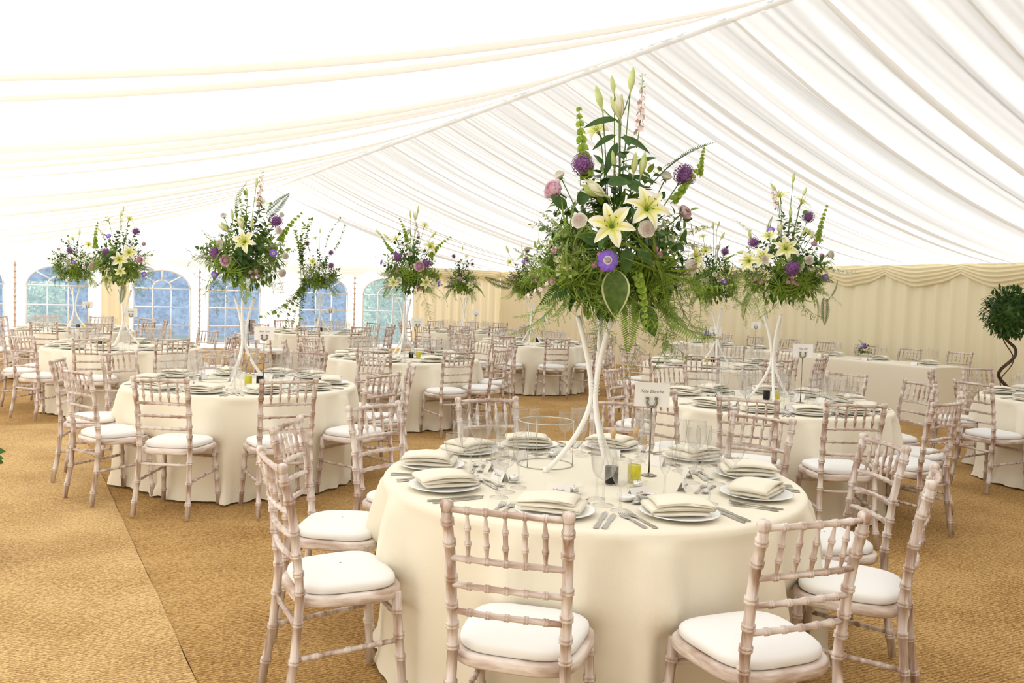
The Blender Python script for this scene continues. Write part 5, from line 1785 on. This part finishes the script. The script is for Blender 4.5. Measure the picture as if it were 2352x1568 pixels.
# ------------------------------------------------------------------ spiral bay tree on the right, leafy plant at the left edge
def spiral_tree():
    y0 = 9.2
    b = at_y(2322, 700, y0)
    t = thing('spiral_bay_tree', 'clipped ball bay tree on a twisted dark stem by the right edge', 'tree', (b.x, b.y, .012))
    zc = 1.50
    turns = []
    for i in range(61):
        q = i / 60
        z = .30 + (zc - .22 - .30) * q
        a = q * 2 * pi * 2.0 + 2.2
        turns.append(Vector((.075 * cos(a) * min(1, 6 * (1 - q) + .1), .075 * sin(a), z)))
    obj('trunk', one('trunk', tube(turns, [.021 - .006 * i / 60 for i in range(61)], 9), 'bark'), t)
    turns2 = [Vector((.055 * cos(i / 60 * 4 * pi + 3.4), .055 * sin(i / 60 * 4 * pi + 3.4), .30 + (zc - .5) * i / 60)) for i in range(61)]
    obj('twining_stem', one('twining_stem', tube(turns2, .006, 6), 'bark'), t)
    r = random.Random(8)
    mb = MB()
    for _ in range(1500):
        d = Vector((r.gauss(0, 1), r.gauss(0, 1), r.gauss(0, 1))).normalized()
        p = Vector((0, 0, zc)) + d * .27 * r.uniform(.6, 1.02)
        mb.add(*leaf_geo(r.uniform(.05, .075), r.uniform(.022, .03), .2, .25, 3), 'leaf_dark', orient(p, d + Vector((r.gauss(0, .6), r.gauss(0, .6), r.gauss(0, .6)))))
    mb.add(*grid(16, 9, lambda u, v: (.2 * sin(pi * v) * cos(2 * pi * u), .2 * sin(pi * v) * sin(2 * pi * u), zc - .2 * cos(pi * v)), True), 'leaf_dark')
    obj('foliage_ball', mb.mesh('foliage_ball'), t)['kind'] = 'stuff'
    obj('pot', one('pot', lathe([(.002, .0), (.11, .0), (.16, .28), (.18, .28), (.18, .33), (.165, .33), (.15, .29), (.002, .29)], 24), 'pot'), t)
    obj('soil', one('soil', closed_lathe([(.15, .27), (.155, .30), (.002, .305)], 20), 'soil'), t)
spiral_tree()
def edge_plant():
    y0 = 4.4
    tip = at_y(6, 1038, y0)
    t = thing('potted_plant', 'dark green leaf tip of a plant just entering at the left edge', 'plant', (tip.x - .30, tip.y, .016))
    r = random.Random(3)
    obj('pot', one('pot', lathe([(.002, .0), (.09, .0), (.12, .24), (.135, .24), (.135, .28), (.12, .28), (.002, .25)], 24), 'pot'), t)
    C = Vector((0, 0, tip.z - .016))
    for k in range(14):
        d = Vector((cos(k * .45) * .9, sin(k * .45) * .9, r.uniform(.3, .9)))
        obj('leaf_spray', SPR['dark'][k % 3], t, mtx=aim(Vector((0, 0, .25)), d, .8, r.uniform(0, 6)))
    st = tube([Vector((0, 0, .25)), Vector((.08, 0, C.z - .02)), Vector((.18, 0, C.z))], .004, 6)
    obj('stem', one('stem', st, 'stem'), t)
    for dz, dd in ((0.0, (1, 0, .12)), (-.012, (1, -.2, -.05)), (-.02, (.8, .3, -.3))):
        obj('leaf', BIGLEAF, t, mtx=orient(Vector((.17, 0, C.z + dz)), dd, (0, -1, .5), .8))
edge_plant()

# grey scarf left over a chair back by the window table
def scarf():
    cx, cy_ = TABLES['T6']['c']
    best = min(SEATS['T6'], key=lambda s: s[0].x)
    d, r = best
    p = Vector((cx + d.x * r, cy_ + d.y * r, .012))
    f = smooth_noise(3, 6, 4, 12)
    def fn(u, v):
        # hangs over the top rail: u across, v from front hem over the rail to back hem
        s = (v - .45) * .5
        out = .018 * (1 if s > 0 else -1) + .01 * f(u * 3 + v * 4)
        z = .925 - max(0, abs(s) - .015)
        return (-.10 + .17 * u + .02 * f(v * 3), out + .012 * sin(u * 14), z)
    t = obj('scarf', one('scarf', grid(14, 24, fn), 'scarf'), loc=p, rot=(0, 0, atan2(-d.y, -d.x) - pi / 2))
    md = t.modifiers.new('thickness', 'SOLIDIFY')
    md.thickness = .006
    tag(t, 'grey scarf draped over a chair back by the window table', 'scarf')
scarf()
